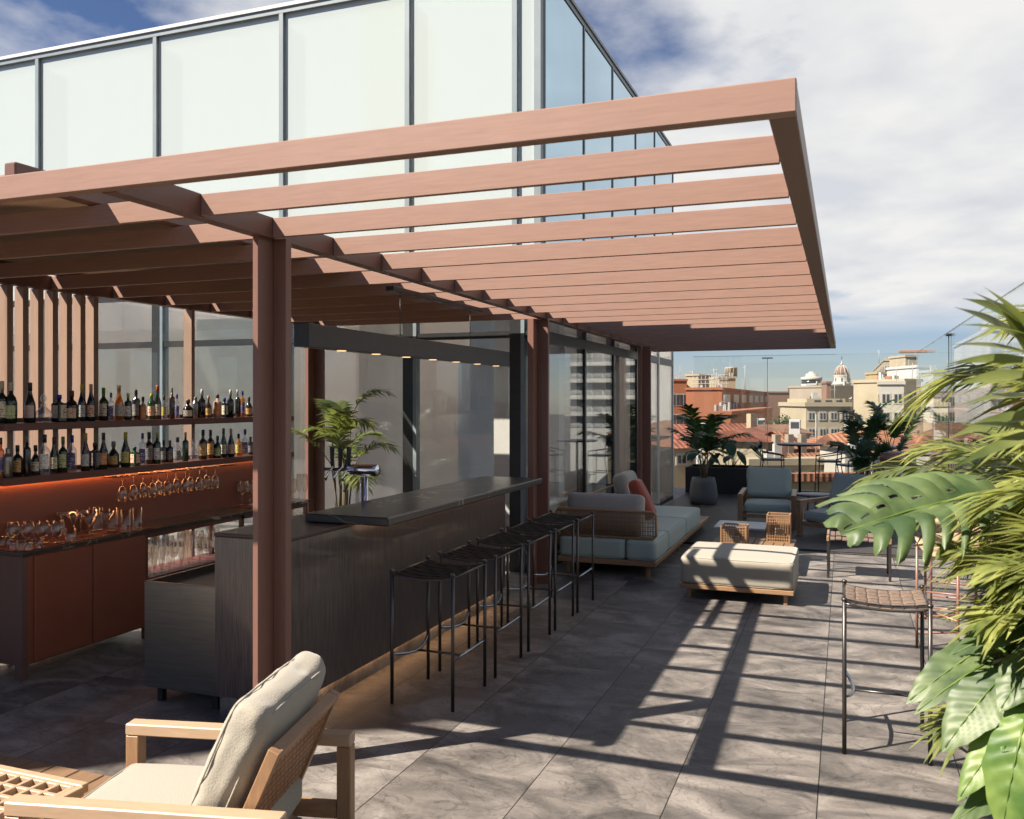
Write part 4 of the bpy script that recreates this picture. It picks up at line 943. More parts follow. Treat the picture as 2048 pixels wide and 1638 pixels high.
def palm(name, label, loc, fronds, h0, leafm, seed, n=18, ll=.3, lw=.028, pot=None, spread=.05, group=None, L=(.7, 1.0), el=(50, 85), droop=(50, 110), stemr=.012, az0=None, sub='foliage', zmin=.3):
    rnd = random.Random(seed); t = thing(name, label, 'plant', loc, group=group)
    z0 = 0
    if pot: z0 = pot
    bl, bs = B(), B()
    for k in range(fronds):
        az = 2*PI*k*.382+rnd.uniform(-.3, .3) if az0 is None else rnd.uniform(*az0)
        p = (rnd.uniform(-spread, spread), rnd.uniform(-spread, spread), z0)
        zt = z0+h0*rnd.uniform(zmin, 1.0)
        tip = (p[0]*2.2+.05*math.cos(az), p[1]*2.2+.05*math.sin(az), zt)
        bs.tube([p, ((p[0]+tip[0])/2+.01, (p[1]+tip[1])/2, (z0+zt)/2), tip], [stemr, stemr*.8, .006], 6)
        frond(bl, bs, tip, az, math.radians(rnd.uniform(*el)), rnd.uniform(*L), math.radians(rnd.uniform(*droop)), n, ll, lw, rnd)
    bs.build('stems', 'trunk', t); bl.build(sub, leafm, t)
    return t
def pot_round(t, r, h):
    B().lathe([(r*.82, 0), (r*.95, .02), (r*1.0, h*.35), (r*.88, h*.8), (r*.78, h), (r*.72, h), (r*.70, h-.04), (0, h-.04)], n=36).build('pot', 'pot_grey', t)
    B().lathe([(0, h-.038), (r*.69, h-.038)], n=24, cap=False).build('soil', 'soil', t)
# monstera-like leaf
def monstera(b, p, d, up, L, W, rnd, lobes=7, curl=.25, slit=.42, bs=None, holes=True, seg=8):
    d = Vector(d).normalized(); up = Vector(up); sd = d.cross(up).normalized(); nr = sd.cross(d).normalized(); p = Vector(p)
    def mid(q): return p+d*L*q-nr*curl*L*q*q
    def P(q, s, r, lift=0):  # q along midrib, s side, r 0..1 outward
        prof = (math.sin(PI*min(1, .16+.80*q))**.6)*(1.0 if q < .8 else 1-(q-.8)*1.2)
        w = W/2*max(.05, prof)
        return mid(q)+sd*s*w*r*(1-.12*r)+d*(.42*w*r*r)-nr*(curl*1.7*w*r*r)+nr*(.16*w*math.sin(r*PI)+lift)
    for s in (-1, 1):
        for k in range(lobes):
            q0, q1 = k/lobes, (k+1)/lobes
            rs = rnd.uniform(slit-.14, slit+.16); rmax = rnd.uniform(.88, 1.06); tilt = rnd.uniform(-.006, .006); shift = rnd.uniform(.05, .3)/lobes
            hole = rnd.random() < .7 and holes
            rows = []
            for i in range(seg+1):
                r = rmax*i/seg; f = max(0, (r-rs)/(rmax-rs))
                hw = (q1-q0)/2*(1-.30*min(1, f*3)-(.55*f**3)) if f > 0 else (q1-q0)/2
                if i == seg: hw *= .30
                m_ = (q0+q1)/2+shift*f
                cols = []
                for c in (-1, -.5, 0, .5, 1):
                    cols.append(P(m_+hw*c, s, r*(1 if i < seg else 1-.05*abs(c)), .010*(1-c*c)*min(1, r*3)+tilt*c*f+.004*math.sin(r*9+k*2+c)))
                rows.append(cols if s > 0 else cols[::-1])
            if hole:      # a small oval window near the midrib: leave a gap between two strips
                hs = rnd.choice((2, 3)); a = [list(x) for x in rows]
                b.grid(a[:hs]); 
                lo, hi = a[hs-1], a[hs]
                mids = [lo[j].lerp(hi[j], .5) for j in range(5)]
                b.face([lo[0], lo[1], hi[1], hi[0]]); b.face([lo[3], lo[4], hi[4], hi[3]])
                for (j0, j1) in ((1, 2), (2, 3)):
                    m0, m1 = lo[j0].lerp(hi[j0], .3), lo[j1].lerp(hi[j1], .3); n0, n1 = lo[j0].lerp(hi[j0], .72), lo[j1].lerp(hi[j1], .72)
                    b.face([lo[j0], lo[j1], m1, m0]); b.face([n0, n1, hi[j1], hi[j0]])
                b.grid(a[hs:])
            else: b.grid(rows)
    if bs is not None: bs.tube([mid(q)+nr*.003 for q in (0, .2, .4, .6, .8, .97)], [.006, .005, .004, .003, .002, .001], 5)
def bigleaf(b, p, d, up, L, W, curl=.3, n=8, bs=None, fold=.12):
    d = Vector(d).normalized(); up = Vector(up); sd = d.cross(up).normalized(); nr = sd.cross(d).normalized(); p = Vector(p); rows = []
    n = n if n < 10 else 36; cs = (-1, -.8, -.6, -.4, -.2, -.06, 0, .06, .2, .4, .6, .8, 1) if n > 9 else (-1, -.6, -.2, 0, .2, .6, 1)
    ph = p.x*37
    for i in range(n+1):
        q = i/n; w = W/2*(math.sin(PI*min(1, .06+.94*q))**.75)*(1.15-.5*q)*(1+.04*math.sin(q*23+ph)) if i < n else .001
        c = p+d*L*q-nr*curl*L*q*q
        r = []
        for s in cs:
            rip = .035*w*math.cos(2*PI*(q*7-abs(s)*1.3)) if n > 9 else 0
            r.append(c+sd*w*s+d*(.25*w*(1-abs(s)))*0+nr*(abs(s)*fold*w-abs(s)**3*curl*w*.6+rip+.06*w*math.sin(ph+q*5+s*3)*abs(s)))
        rows.append(r)
    b.grid(rows)
    if bs is not None: bs.tube([p+d*L*q-nr*curl*L*q*q+nr*.002 for q in (0, .3, .6, .95)], [.004, .003, .002, .001], 4)
def leafy(t, rnd, z0, n, h, leafm, Ls=(.2, .35), spread=.15, kind='big', az=None, up=(.3, 1)):
    bl, bs = B(), B()
    for k in range(n):
        a = rnd.uniform(0, 2*PI) if az is None else rnd.uniform(*az); hh = h*rnd.uniform(.5, 1)
        base = Vector((rnd.uniform(-spread, spread)*.5, rnd.uniform(-spread, spread)*.5, z0)); out = rnd.uniform(.3, 1)*spread*2
        tip = base+Vector((math.cos(a)*out, math.sin(a)*out, hh))
        bs.tube([base, base.lerp(tip, .5)+Vector((0, 0, .06)), tip], [.006, .005, .004], 5)
        d = Vector((math.cos(a), math.sin(a), rnd.uniform(-.7, .1)))
        L = rnd.uniform(*Ls)
        if kind == 'big': bigleaf(bl, tip, d, (0, 0, 1), L, L*.62, rnd.uniform(.2, .5), bs=bs)
        else: monstera(bl, tip, d, (0, 0, 1), L, L*.85, rnd, curl=rnd.uniform(.2, .4), bs=bs)
    bs.build('stems', 'trunk', t); bl.build('foliage', leafm, t)

# far left planter
t = thing('planter_box', 'long black planter box in the far left corner of the terrace', 'planter', (-2.2, 16.7, 0)); o = t.location
b = B(o); zb = .0225; x0, x1, y0, y1 = -2.78, -1.66, 16.45, 17.3
b.box(x0, x1, y0, y0+.02, zb, .50, .003); b.box(x0, x1, y1-.02, y1, zb, .50); b.box(x0, x0+.02, y0+.021, y1-.021, zb, .50); b.box(x1-.02, x1, y0+.021, y1-.021, zb, .50)
b.build('box', 'planter_black', t); B(o).box(x0+.021, x1-.021, y0+.021, y1-.021, .40, .45).build('soil', 'soil', t)
t = palm('potted_palm', 'dark green palm in a rounded grey pot before the far planter', (-2.2, 14.8, .022), 11, .55, 'leaf_dark', 21, n=20, ll=.30, lw=.035, pot=.38, L=(.6, .95), el=(55, 86), droop=(40, 100)); pot_round(t, .235, .44)
rnd = random.Random(5)
t = thing('broad_leaf_plant', 'broad leaved dark plant growing at the right end of the far planter', 'plant', (-1.95, 16.8, .45)); leafy(t, rnd, 0, 13, .55, 'leaf_dark', (.28, .42), .22)
t = thing('broad_leaf_plant', 'broad leaved dark plant low in the left part of the far planter', 'plant', (-2.5, 16.7, .45)); leafy(t, rnd, 0, 12, .4, 'leaf_dark', (.22, .34), .2)
# palm behind the bar
t = palm('potted_palm', 'sunlit palm standing behind the beer tap by the rust column', (-4.78, 7.72, 0), 15, 1.15, 'leaf_palm', 33, n=26, ll=.27, lw=.022, pot=.40, L=(.40, .66), el=(50, 89), droop=(50, 130)); pot_round(t, .2, .44)
# far right palms
for i, (x, y, lab, sd, nf) in enumerate(((.30, 14.9, 'dark palm left of the pair behind the nearer high table', 41, 8), (.72, 15.4, 'dark palm right of the pair behind the nearer high table', 52, 10), (.22, 14.0, 'small dark palm beside the high table, lowest of the far palms', 61, 6))):
    t = palm('potted_palm', lab, (x, y, .022), nf, .75 if i < 2 else .4, 'leaf_dark', sd, n=20, ll=.26, lw=.032, pot=.40, L=(.6, .85) if i < 2 else (.4, .6), el=(60, 88), droop=(30, 80)); pot_round(t, .19, .42)
# planters along the right side
t = thing('planter_box', 'long black planter box along the right glass screen', 'planter', (1.0, 4, 0)); o = t.location
b = B(o); b.box(.86, .88, 1.2, 5.8, 0, .52, .003); b.box(1.16, 1.18, 1.2, 5.8, 0, .52); b.box(.881, 1.159, 1.2, 1.22, 0, .52); b.box(.881, 1.159, 5.78, 5.8, 0, .52)
b.build('box', 'planter_black', t); B(o).box(.881, 1.159, 1.221, 5.779, .43, .47).build('soil', 'soil', t)
PL = ((.98, 4.9, 71, 'arching palm at the far end of the right hand planter', 9, (.7, 1.0), 'leaf_palm'), (1.0, 3.7, 72, 'tall feathery palm in the middle of the right hand planter', 10, (.75, 1.05), 'leaf_lit'))
for x, y, sd, lab, nf, L, m_ in PL:
    palm('planter_palm', lab, (x, y, .47), nf, .75, m_, sd, n=24, ll=.34, lw=.030, L=L, el=(45, 85), droop=(60, 120))
# foreground palms: dense, close to the lens
palm('planter_palm', 'large bright green palm closest to the camera at the right edge', (.90, 2.4, .47), 46, 1.05, 'leaf_lit', 88, zmin=.5, n=28, ll=.27, lw=.023, L=(.35, .60), el=(20, 80), droop=(40, 110), az0=(PI*.55, PI*1.45))
palm('planter_palm', 'low spreading palm filling the right edge below the big leaf', (.86, 2.9, .45), 44, .85, 'leaf_lit', 89, n=28, ll=.24, lw=.022, L=(.35, .55), el=(-5, 60), droop=(30, 90), az0=(PI*.5, PI*1.5))
t = thing('planter_palm', 'broad bladed palm leaves reaching in at the upper right edge', 'plant', (.98, 2.15, .47)); o = t.location
bs, b = B(o), B(o); hub = at(2120, 740, 1.75); bs.tube([(.98, 2.15, .47), (.96, 1.9, 1.2), hub], [.010, .008, .006], 6)
for i, ((ua, va), (ub, vb), w) in enumerate([((2075, 690), (1965, 572), .030), ((2075, 690), (1946, 584), .026), ((2070, 705), (1908, 614), .028), ((2080, 665), (1925, 597), .022), ((2090, 690), (1915, 650), .024), ((2090, 720), (1898, 690), .022), ((2100, 735), (1893, 728), .026), ((2100, 760), (1905, 772), .030), ((2110, 800), (1915, 812), .028), ((2110, 830), (1890, 880), .030), ((2110, 770), (1990, 600), .026), ((2120, 860), (1900, 940), .026), ((2110, 880), (1930, 850), .022)]):
    a = at(ua, va, 1.78+.03*(i % 3)); c = at(ub, vb, 1.62+.05*(i % 4)); d = c-a; m = a.lerp(c, .5)+Vector((0, 0, .02))
    rows = []
    sd = d.cross(Vector((-.4, -.8, .45))).normalized(); nr = sd.cross(d).normalized()
    for k in range(13):
        q = k/12; p = a*(1-q)**2+m*2*q*(1-q)+c*q*q; ww = w*(.25+1.0*math.sin(PI*min(1, .08+.9*q)))*(1-q**4) if k < 12 else .0005
        rows.append([p-sd*ww/2+nr*ww*.2, p, p+sd*ww/2+nr*ww*.2])
    b.grid(rows); bs.tube([hub, a], .003, 5)
bs.build('stems', 'leaf_lime', t); b.build('foliage', 'leaf_palm', t)
palm('planter_palm', 'tall light green palm rising above the others at the right edge', (1.02, 3.0, .47), 12, 1.25, 'leaf_lit', 95, zmin=.6, n=28, ll=.34, lw=.022, L=(.5, .8), el=(35, 80), droop=(50, 110), az0=(PI*.6, PI*1.5))
# the big split leaf
rnd = random.Random(12)
t = thing('split_leaf_plant', 'split leaf plant whose one huge leaf reaches across in front of the chairs', 'plant', (.95, 2.6, .47)); o = t.location
bs = B(o); tip = at(1665, 1030, 2.45); root = at(2000, 985, 2.62); bs.tube([(.95, 2.6, .47), (.92, 2.62, 1.0), root+Vector((.12, .02, .02)), root], [.012, .010, .008, .007], 8)
b = B(o); monstera(b, root, tip-root, Vector((-.30, -.62, .80)), (tip-root).length*.93, .50, rnd, lobes=9, curl=.12, slit=.42, bs=bs, seg=10)
bs.build('stem', 'leaf_lime', t); b.build('leaf', 'leaf_mon', t)
# lower broad leaves
t = thing('broad_leaf_plant', 'glossy light green plant with drooping broad leaves at the lower right corner', 'plant', (.85, 2.45, .45)); o = t.location
bs = B(o)
LL = [((1985, 1285), (1822, 1375), 2.5, .13), ((1975, 1325), (1838, 1400), 2.45, .07), ((2010, 1345), (1885, 1475), 2.35, .15), ((2030, 1440), (1915, 1575), 2.3, .10), ((2050, 1440), (1990, 1660), 2.2, .15), ((2030, 1570), (1905, 1630), 2.3, .07), ((2075, 1500), (2050, 1720), 2.2, .14), ((2060, 1240), (1915, 1285), 2.4, .09), ((2080, 1370), (1975, 1430), 2.5, .12), ((2075, 1310), (2000, 1400), 2.3, .12), ((2085, 1420), (2010, 1480), 2.25, .12), ((2050, 1520), (1960, 1600), 2.35, .10)]
for i, ((ua, va), (ub, vb), D, w) in enumerate(LL):
    a, c = at(ua, va, D), at(ub, vb, D-.06)
    b = B(o); bigleaf(b, a, c-a, Vector((-.35, -.75, .5)), (c-a).length*1.05, w, .22, 10, bs)
    b.build('leaf', 'leaf_lime' if i in (3, 4, 10) else 'leaf_mon', t)
    bs.tube([(.85, 2.45, .45), Vector((.85, 2.45, .45)).lerp(a, .55)+Vector((0, 0, .12)), a], [.007, .006, .005], 5)
bs.build('stems', 'leaf_lime', t)

# ------------------------------------------------------------------ the city
def cmat(name, c, amt=.12): mat(name, c, .85, 0, .35, amt)
cmat('c_brick', (.36, .135, .065)); cmat('c_brown', (.27, .16, .115)); cmat('c_cream', (.46, .39, .27)); cmat('c_white', (.52, .49, .43)); cmat('c_pure', (.56, .56, .55)); cmat('c_tan', (.38, .32, .25)); cmat('c_yellow', (.46, .35, .18)); cmat('c_grey', (.45, .46, .46))
mat('c_win', (.05, .06, .07), .2, 0, .5, .4); mat('c_winlight', (.35, .38, .38), .3, 0, .5, .3)
def block(label, u0, D0, u1, D1, vt, depth, m, rows=0, cols=0, wv=None, wsz=None, zb=-24, name='city_building', cornice=True, roofm=None, wm='c_win', group=None, cat='building', side=0, ax=False, sn=3):
    p0, p1 = at(u0, 800, D0), at(u1, 800, D1)
    if ax: p1 = Vector((aty(u1, p0.y), p0.y, EYE)); D1 = D0
    Dm = (D0+D1)/2; zt = EYE+(800-vt)*Dm/1753
    X = (p1-p0); w = X.length; X.normalize(); n_ = Vector((-X.y, X.x, 0))   # into depth (left-hand normal = away)
    t = thing(name, label, cat, (p0.x, p0.y, zt), math.atan2(X.y, X.x), group)
    h = zt-zb
    B().box(0, w, 0, depth, -h, 0).build('wall', m, t)
    if cornice: B().box(-.12, w+.12, -.14, depth+.1, .002, .30 if h > 5 else .15).build('parapet', roofm or m, t)
    rr = random.Random(int(u0*7+vt)); 
    for k in range(3 if (w > 2 and roofm is None and cat == 'building') else 0):
        q, e = rr.uniform(.1, .8)*w, rr.uniform(.3, min(depth, 8)-.6 if depth > 1.5 else .5); a_ = rr.uniform(.12, .35)
        B().box(q, q+a_*1.6, e, e+a_, .16, .35+rr.uniform(.2, .7)).build('roof_unit', rr.choice(('c_pure', 'c_grey', 'c_brown')), t)
    if w > 2 and cat == 'building': B().tube([(w*.7, .4, .2), (w*.7, .4, 1.3+rr.random())], .025, 5).tube([(w*.7-.3, .4, 1.2), (w*.7+.3, .4, 1.2)], .015, 4).build('aerial', 'c_grey', t)
    if rows:
        zs0, dz = wv
        ww, wh = wsz
        for r in range(rows):
            for c in range(cols):
                x = w*(c+.5)/cols; z = -zs0-dz*r
                f = B().box(x-ww/2-.1, x+ww/2+.1, -.05, -.001, z-wh-.1, z+.1).build('window', 'c_white' if m != 'c_pure' else 'c_grey', t)
                b = B(); b.box(x-ww/2, x-.05, -.07, -.052, z-wh, z); b.box(x+.05, x+ww/2, -.07, -.052, z-wh, z); b.build('pane', wm, f)
    for r in range(side):
        for c in range(sn):
            y = depth*(c+.5)/sn; z = -wv[0]-wv[1]*r
            xs = (w+.001, w+.05) if u0 < 1689 else (-.05, -.001)
            B().box(*xs, y-wsz[0]/2, y+wsz[0]/2, z-wsz[1], z).build('window', wm, t)
    return t
def mpx(D): return D/1753
t = block('orange brick building at the left end of the skyline with white rooftop letters', 1330, 130, 1374, 130, 762, 12, 'c_brick', 2, 3, (2, 3), (1, 1.6))
# rooftop lettering on that building
def words(txt, loc, rz, size, m, parent, ext=.05):
    cu = bpy.data.curves.new('letters', 'FONT'); cu.body = txt; cu.size = size; cu.extrude = ext; cu.align_x = 'LEFT'
    ob = bpy.data.objects.new('tmp', cu); COL.objects.link(ob); bpy.context.view_layer.update()
    me = bpy.data.meshes.new_from_object(ob); bpy.data.objects.remove(ob)
    o2 = bpy.data.objects.new('lettering', me); COL.objects.link(o2); me.materials.append(MATS[m]); o2.parent = parent
    o2.location = loc; o2.rotation_euler = (PI/2, 0, 0); return o2
words('fnac', (1.15, .2, .28), 0, 1.1, 'c_pure', t)
block('cream plant room on the roofs beside the orange brick building', 1372, 134, 1397, 133, 752, 6, 'c_cream')
tb = block('large brick building with a rooftop sign frame in the left of the skyline', 1372, 106, 1444, 107, 780, 68, 'c_brick', 0, 0, (.5, 1), (6, 1.1), ax=True, side=1, sn=7, wm='c_winlight')
b = B(); 
for i in range(9): b.box(.4+.5*i, .46+.5*i, 2.6, 2.66, .31, 1.9)
for z in (.8, 1.3, 1.85): b.box(.3, 4.7, 2.52, 2.59, z, z+.05)
b.build('sign_frame', 'c_pure', tb)
block('long dull brown brick building in the middle of the skyline', 1536, 172, 1652, 172, 786, 6, 'c_brown', 0)
lb = block('low orange brick block with plant on its roof beneath the large brick building', 1415, 82, 1461, 82, 829, 50, 'c_brick', ax=True)
for i in range(6): B().box(-1-i*.3+1.2, -.8-i*.3+1.2, 3+6*i, 4.5+6*i, .3, .9+.2*(i % 2)).build('roof_unit', 'c_pure' if i % 2 else 'c_grey', lb)
t = block('pale tower base carrying a round water tank', 1438, 126, 1471, 126, 757, 6, 'c_cream')
t = thing('water_tank', 'round cream water tank on the rooftop tower', 'water tank', at(1457, 757, 127)+Vector((0, 3, .3))); B().lathe([(0, 0), (.85, 0), (.85, 1.2), (.9, 1.25), (.9, 1.4), (0, 1.5)], n=24).build('tank', 'c_cream', t)
for k in range(12): a = k*PI/6; B().tube([(.88*math.cos(a), .88*math.sin(a), 0), (.88*math.cos(a), .88*math.sin(a), 1.3)], .03, 4).build('rib', 'c_white', t)
# round white tower
p = at(1623, 800, 170); t = thing('round_tower', 'white round tower with a dark ribbon window left of the dome', 'tower', (p.x, p.y, 0)); z0 = EYE
def zz(v, D=170): return EYE+(800-v)*D/1753
B().lathe([(1.9, zz(790)), (1.9, zz(768))], n=28).build('wall', 'c_white', t); B().lathe([(1.84, zz(768.2)), (1.84, zz(761))], n=28).build('window', 'c_win', t)
B().lathe([(1.95, zz(761)), (2.0, zz(755)), (1.6, zz(754)), (1.1, zz(753)), (1.1, zz(748)), (.6, zz(747)), (.5, zz(744)), (0, zz(743))], n=28).build('crown', 'c_white', t)
block('small white building below the round tower', 1598, 172, 1640, 172, 781, 6, 'c_white')
# domed church
D = 190; p = at(1683.5, 800, D); q = D/1753; t = thing('domed_church', 'pale church dome with dark ribs and a cross on its lantern', 'church dome', (p.x, p.y, 0))
def Z(v): return EYE+(800-v)*q
B().lathe([(17*q, Z(790)), (17*q, Z(770)), (18*q, Z(769)), (18*q, Z(766)), (15.5*q, Z(765)), (15*q, Z(752)), (15.6*q, Z(750))], n=32).build('drum', 'c_white', t)
B().lathe([(13.5*q, Z(751)), (13*q, Z(745)), (10.8*q, Z(738)), (6.5*q, Z(733)), (3*q, Z(731))], n=32).build('dome', 'c_brown', t)
for k in range(10):
    a = k*PI/5+.2; B().tube([(r*q*math.cos(a), r*q*math.sin(a), Z(v)) for r, v in ((13.8, 751), (13.3, 745), (11, 738), (6.7, 733), (3, 731))], 1.0*q, 5).build('rib', 'c_white', t)
for k in range(8): a = k*PI/4; B().box(-.9*q, .9*q, -.1, .1, Z(763), Z(756), 0, Matrix.Rotation(a, 4, 'Z') @ Matrix.Translation((0, -15.2*q, 0))).build('window', 'c_win', t)
B().lathe([(2.6*q, Z(731)), (2.4*q, Z(727)), (1*q, Z(725)), (.2*q, Z(720))], n=14).build('lantern', 'c_white', t)
B().box(-.3*q, .3*q, -.05, .05, Z(720), Z(711)).box(-2*q, 2*q, -.05, .05, Z(716.5), Z(715.8)).build('cross', 'black_metal', t)
block('plain tan gable wall standing below the dome', 1652, 125, 1716, 128, 775, 7, 'c_tan')
block('small dark brick chimney block left of the dome', 1653, 123, 1662, 123, 767, 2, 'c_brown')
block('pale narrow building between the round tower and the dome', 1636, 132, 1652, 132, 770, 5, 'c_grey')
t = block('cream apartment house with two rows of windows in the middle distance', 1612, 62, 1700, 62, 813, 6, 'c_cream', 2, 4, (.45, 1.15), (.34, .42))
B().box(.25, 3.0, .6, 5, .15, .56).build('penthouse', 'c_cream', t)
for x in (.8, 1.6, 2.35): B().box(x, x+.45, .58, .599, .2, .45).build('window', 'c_win', t)
t = thing('satellite_dish', 'small round satellite dish on the cream apartment house roof', 'satellite dish', at(1700, 794, 62)+Vector((0, .5, 0))); B().lathe([(0, 0), (.09, .02), (.13, .06)], n=16, M=Matrix.Rotation(PI/2+.3, 4, 'X'), cap=False).build('dish', 'c_white', t); B().tube([(0, 0, 0), (0, .1, -.5)], .02, 5).build('stand', 'c_grey', t)
block('white cornered building with square windows right of the dome', 1760, 81, 1808, 82, 769, 60, 'c_white', 2, 2, (.9, 1.7), (.6, .8), ax=True, side=2, sn=14)
block('cream building with tall balcony windows beside the white one', 1808.5, 82, 1842, 83, 764, 6, 'c_cream', 2, 1, (.9, 1.7), (1, .8))
t = block('ornate crown of an old tower with arched windows and battlements', 1768, 158, 1812, 158, 722, 60, 'c_cream', 1, 3, (1.0, 2.5), (.9, 2.2), ax=True, side=1, sn=12)
for i in range(8): B().box(.1+.55*i, .35+.55*i, 0, .4, .3, .8).build('battlement', 'c_cream', t)
block('yellowish low rooftop house in front of the old tower', 1755, 120, 1778, 120, 748, 4, 'c_yellow')
t = block('tan slab shaped stair tower at the right of the old tower', 1811, 118, 1836, 118, 714, 5, 'c_cream')
block('red roofed attic in front of the stair tower', 1785, 100, 1836, 100, 757, 4, 'c_white', roofm='roof_terra')
block('pale hazy apartment block seen through the side glass, left one', 1837, 95, 1868, 95, 735, 8, 'c_pure', 2, 2, (1, 1.8), (.6, .9))
block('pale hazy apartment block seen through the side glass, right one', 1866, 92, 1912, 92, 745, 8, 'c_pure', 3, 3, (1, 1.6), (.6, .9))
t = block('big white hotel with rows of grey windows behind the palm leaves', 1978, 70, 2200, 70, 662, 24, 'c_pure', 5, 7, (1.0, 1.55), (.75, .75), wm='c_winlight', ax=True)
for r in range(4): B().box(0, 8, -.5, -.01, -2.35-1.55*r, -2.25-1.55*r).build('balcony', 'c_pure', t)
B().box(1.0, 4.5, 6, 12, .3, 1.6).build('penthouse', 'c_pure', t)
# nearer roofs
def roof_house(label, u0, D0, u1, D1, veave, vridge, depth, m, wall, hip=False, rows=0, cols=0, wv=None, wsz=None, gable=True):
    t = block(label, u0, D0, u1, D1, veave, depth, wall, rows, cols, wv, wsz, cornice=False, name='tiled_house', cat='house')
    p0, p1 = at(u0, 800, D0), at(u1, 800, D1); w = (p1-p0).length; Dm = (D0+D1)/2; rise = (veave-vridge)*(Dm+depth/2)/1753
    e = .25; hx = depth*.4 if hip else 0
    v = [(-e, -e, .02), (w+e, -e, .02), (w+e, depth+e, .02), (-e, depth+e, .02), (-e+hx, depth/2, rise), (w+e-hx, depth/2, rise)]
    B()._add([Vector(q) for q in v], [(0, 1, 5, 4), (2, 3, 4, 5), (1, 2, 5), (3, 0, 4), (3, 2, 1, 0)]).build('roof', m, t)
    return t, w, rise
t, w, r = roof_house('long red tiled roof running across behind the far planter', 1345, 44, 1548, 46, 895, 852, 4.5, 'roof_red', 'c_cream', rows=1, cols=6, wv=(.35, 1), wsz=(.45, .4))
B().box(w-.6, w-.2, 1.2, 1.6, .3, 1.7).build('chimney', 'c_cream', t)
t, w, r = roof_house('pale gabled house end at the right of the red roof', 1532, 41, 1572, 46, 880, 858, 3, 'roof_red', 'c_cream')
t, w, r = roof_house('broad terracotta hipped roof in the middle of the view', 1560, 40, 1695, 41, 935, 872, 6, 'roof_terra', 'c_cream', True, 1, 5, (.25, 1), (.4, .5))
for i in range(3): B().box(.4+i*.7, .7+i*.7, 1.0, 1.3, .6, 1.5).build('chimney', 'c_tan', t)
t, w, r = roof_house('white pedimented house front beneath the palms', 1690, 37, 1740, 37, 897, 872, 3, 'roof_terra', 'c_white', False, 1, 1, (.6, 1), (.4, .8))
B()._add([Vector(q) for q in ((-.2, -.3, 0), (w+.2, -.3, 0), (w/2, -.3, .55), (-.2, -.1, 0), (w+.2, -.1, 0), (w/2, -.1, .55))], [(0, 1, 2), (5, 4, 3), (0, 3, 4, 1), (1, 4, 5, 2), (2, 5, 3, 0)]).build('pediment', 'c_pure', t)
roof_house('wide terracotta roof behind the right hand palms', 1735, 48, 1925, 50, 905, 862, 8, 'roof_terra', 'c_white', True, 1, 6, (.5, 1), (.4, .6))
roof_house('brown tiled roof right of the apartment house', 1840, 62, 2080, 64, 880, 850, 8, 'roof_brown', 'c_cream', True)
roof_house('faded brown tiled roof low behind the long red roof', 1455, 56, 1620, 58, 868, 852, 5, 'roof_brown', 'c_tan')
t = block('yellow ochre courtyard wall below the terracotta roof', 1560, 33, 1715, 33.5, 962, .3, 'c_yellow', cornice=True, roofm='roof_terra', name='courtyard_wall', cat='wall')
t = block('cream house wall with doors and a shuttered window over the courtyard', 1500, 39, 1700, 39.8, 930, 1.0, 'c_cream', 1, 5, (.35, 1), (.45, .9), cornice=True)
for i, (u, v, D) in enumerate(((1408, 860, 43), (1522, 845, 75), (1700, 858, 58), (1590, 850, 57))):
    t = thing('rooftop_vent', ('white boxy vent on the long red roof', 'white air conditioning unit on the low brown block', 'small vent by the cream apartment house', 'small vent above the terracotta roof')[i], 'vent', at(u, v, D)); B().box(-.35, .35, -.3, .3, -2, .35, .03).build('casing', 'c_pure', t); B().box(-.25, .25, -.32, -.301, -.2, .2).build('grille', 'c_win', t)
for i, (u, v0, v1, D) in enumerate(((1428, 775, 737, 118), (1433, 775, 738, 118), (1490, 778, 730, 120), (1758, 722, 700, 158), (1385, 752, 742, 134))):
    p = at(u, v0, D); h = (v0-v1)*D/1753
    tag(B(p).tube([p-Vector((0, 0, .5)), p+Vector((0, 0, h))], .05, 5).tube([p+Vector((-.4, 0, h*.9)), p+Vector((.4, 0, h*.9))], .03, 4).build('antenna', 'c_grey'), ('thin aerial left of the water tank, left of a close pair', 'thin aerial left of the water tank, right of a close pair', 'lone tall aerial above the brown brick wing', 'aerial on the ornate old tower', 'short aerial on the cream plant room')[i], 'aerial', 'aerials on the skyline')
rnd = random.Random(3)
t = thing('roof_garden_shrub', 'dark green shrubs of a roof garden between the brown brick blocks', 'shrub', at(1582, 852, 66)); b = B()
for i in range(500):
    c = Vector((rnd.gauss(0, .75), rnd.gauss(0, .4), abs(rnd.gauss(0, .35)))); leaflet(b, c, Vector((rnd.uniform(-1, 1), rnd.uniform(-1, 1), rnd.uniform(-.2, 1))), Vector((0, 0, 1)), .28, .12, .2, 2)
b.build('foliage', 'leaf_dark', t); B().box(-1.9, 1.9, -.5, .5, -3, -.05).build('planter', 'c_brown', t)

# ------------------------------------------------------------------ camera, light, sky
cam = bpy.data.cameras.new('camera'); co = bpy.data.objects.new('camera', cam); COL.objects.link(co); scn.camera = co
co.location = (0, 0, EYE); co.rotation_euler = (PI/2, 0, math.atan2(S_, C_))
cam.sensor_width = 36; cam.lens = 1753/2048*36; cam.shift_y = -19/2048; cam.clip_end = 3000; cam.clip_start = .05
cam.dof.use_dof = True; cam.dof.focus_distance = 6.5; cam.dof.aperture_fstop = 6.3
SD = Vector((-.742, -.66, 1.0)).normalized()
sun = bpy.data.lights.new('sun', 'SUN'); so = bpy.data.objects.new('sun', sun); COL.objects.link(so)
so.rotation_euler = SD.to_track_quat('Z', 'Y').to_euler(); sun.energy = 5.0; sun.angle = math.radians(.5); sun.color = (1, .89, .76)
so.location = (-10, -10, 20)
w = bpy.data.worlds.new('World'); scn.world = w; w.use_nodes = True; nt = w.node_tree; N, L = nt.nodes, nt.links; N.clear()
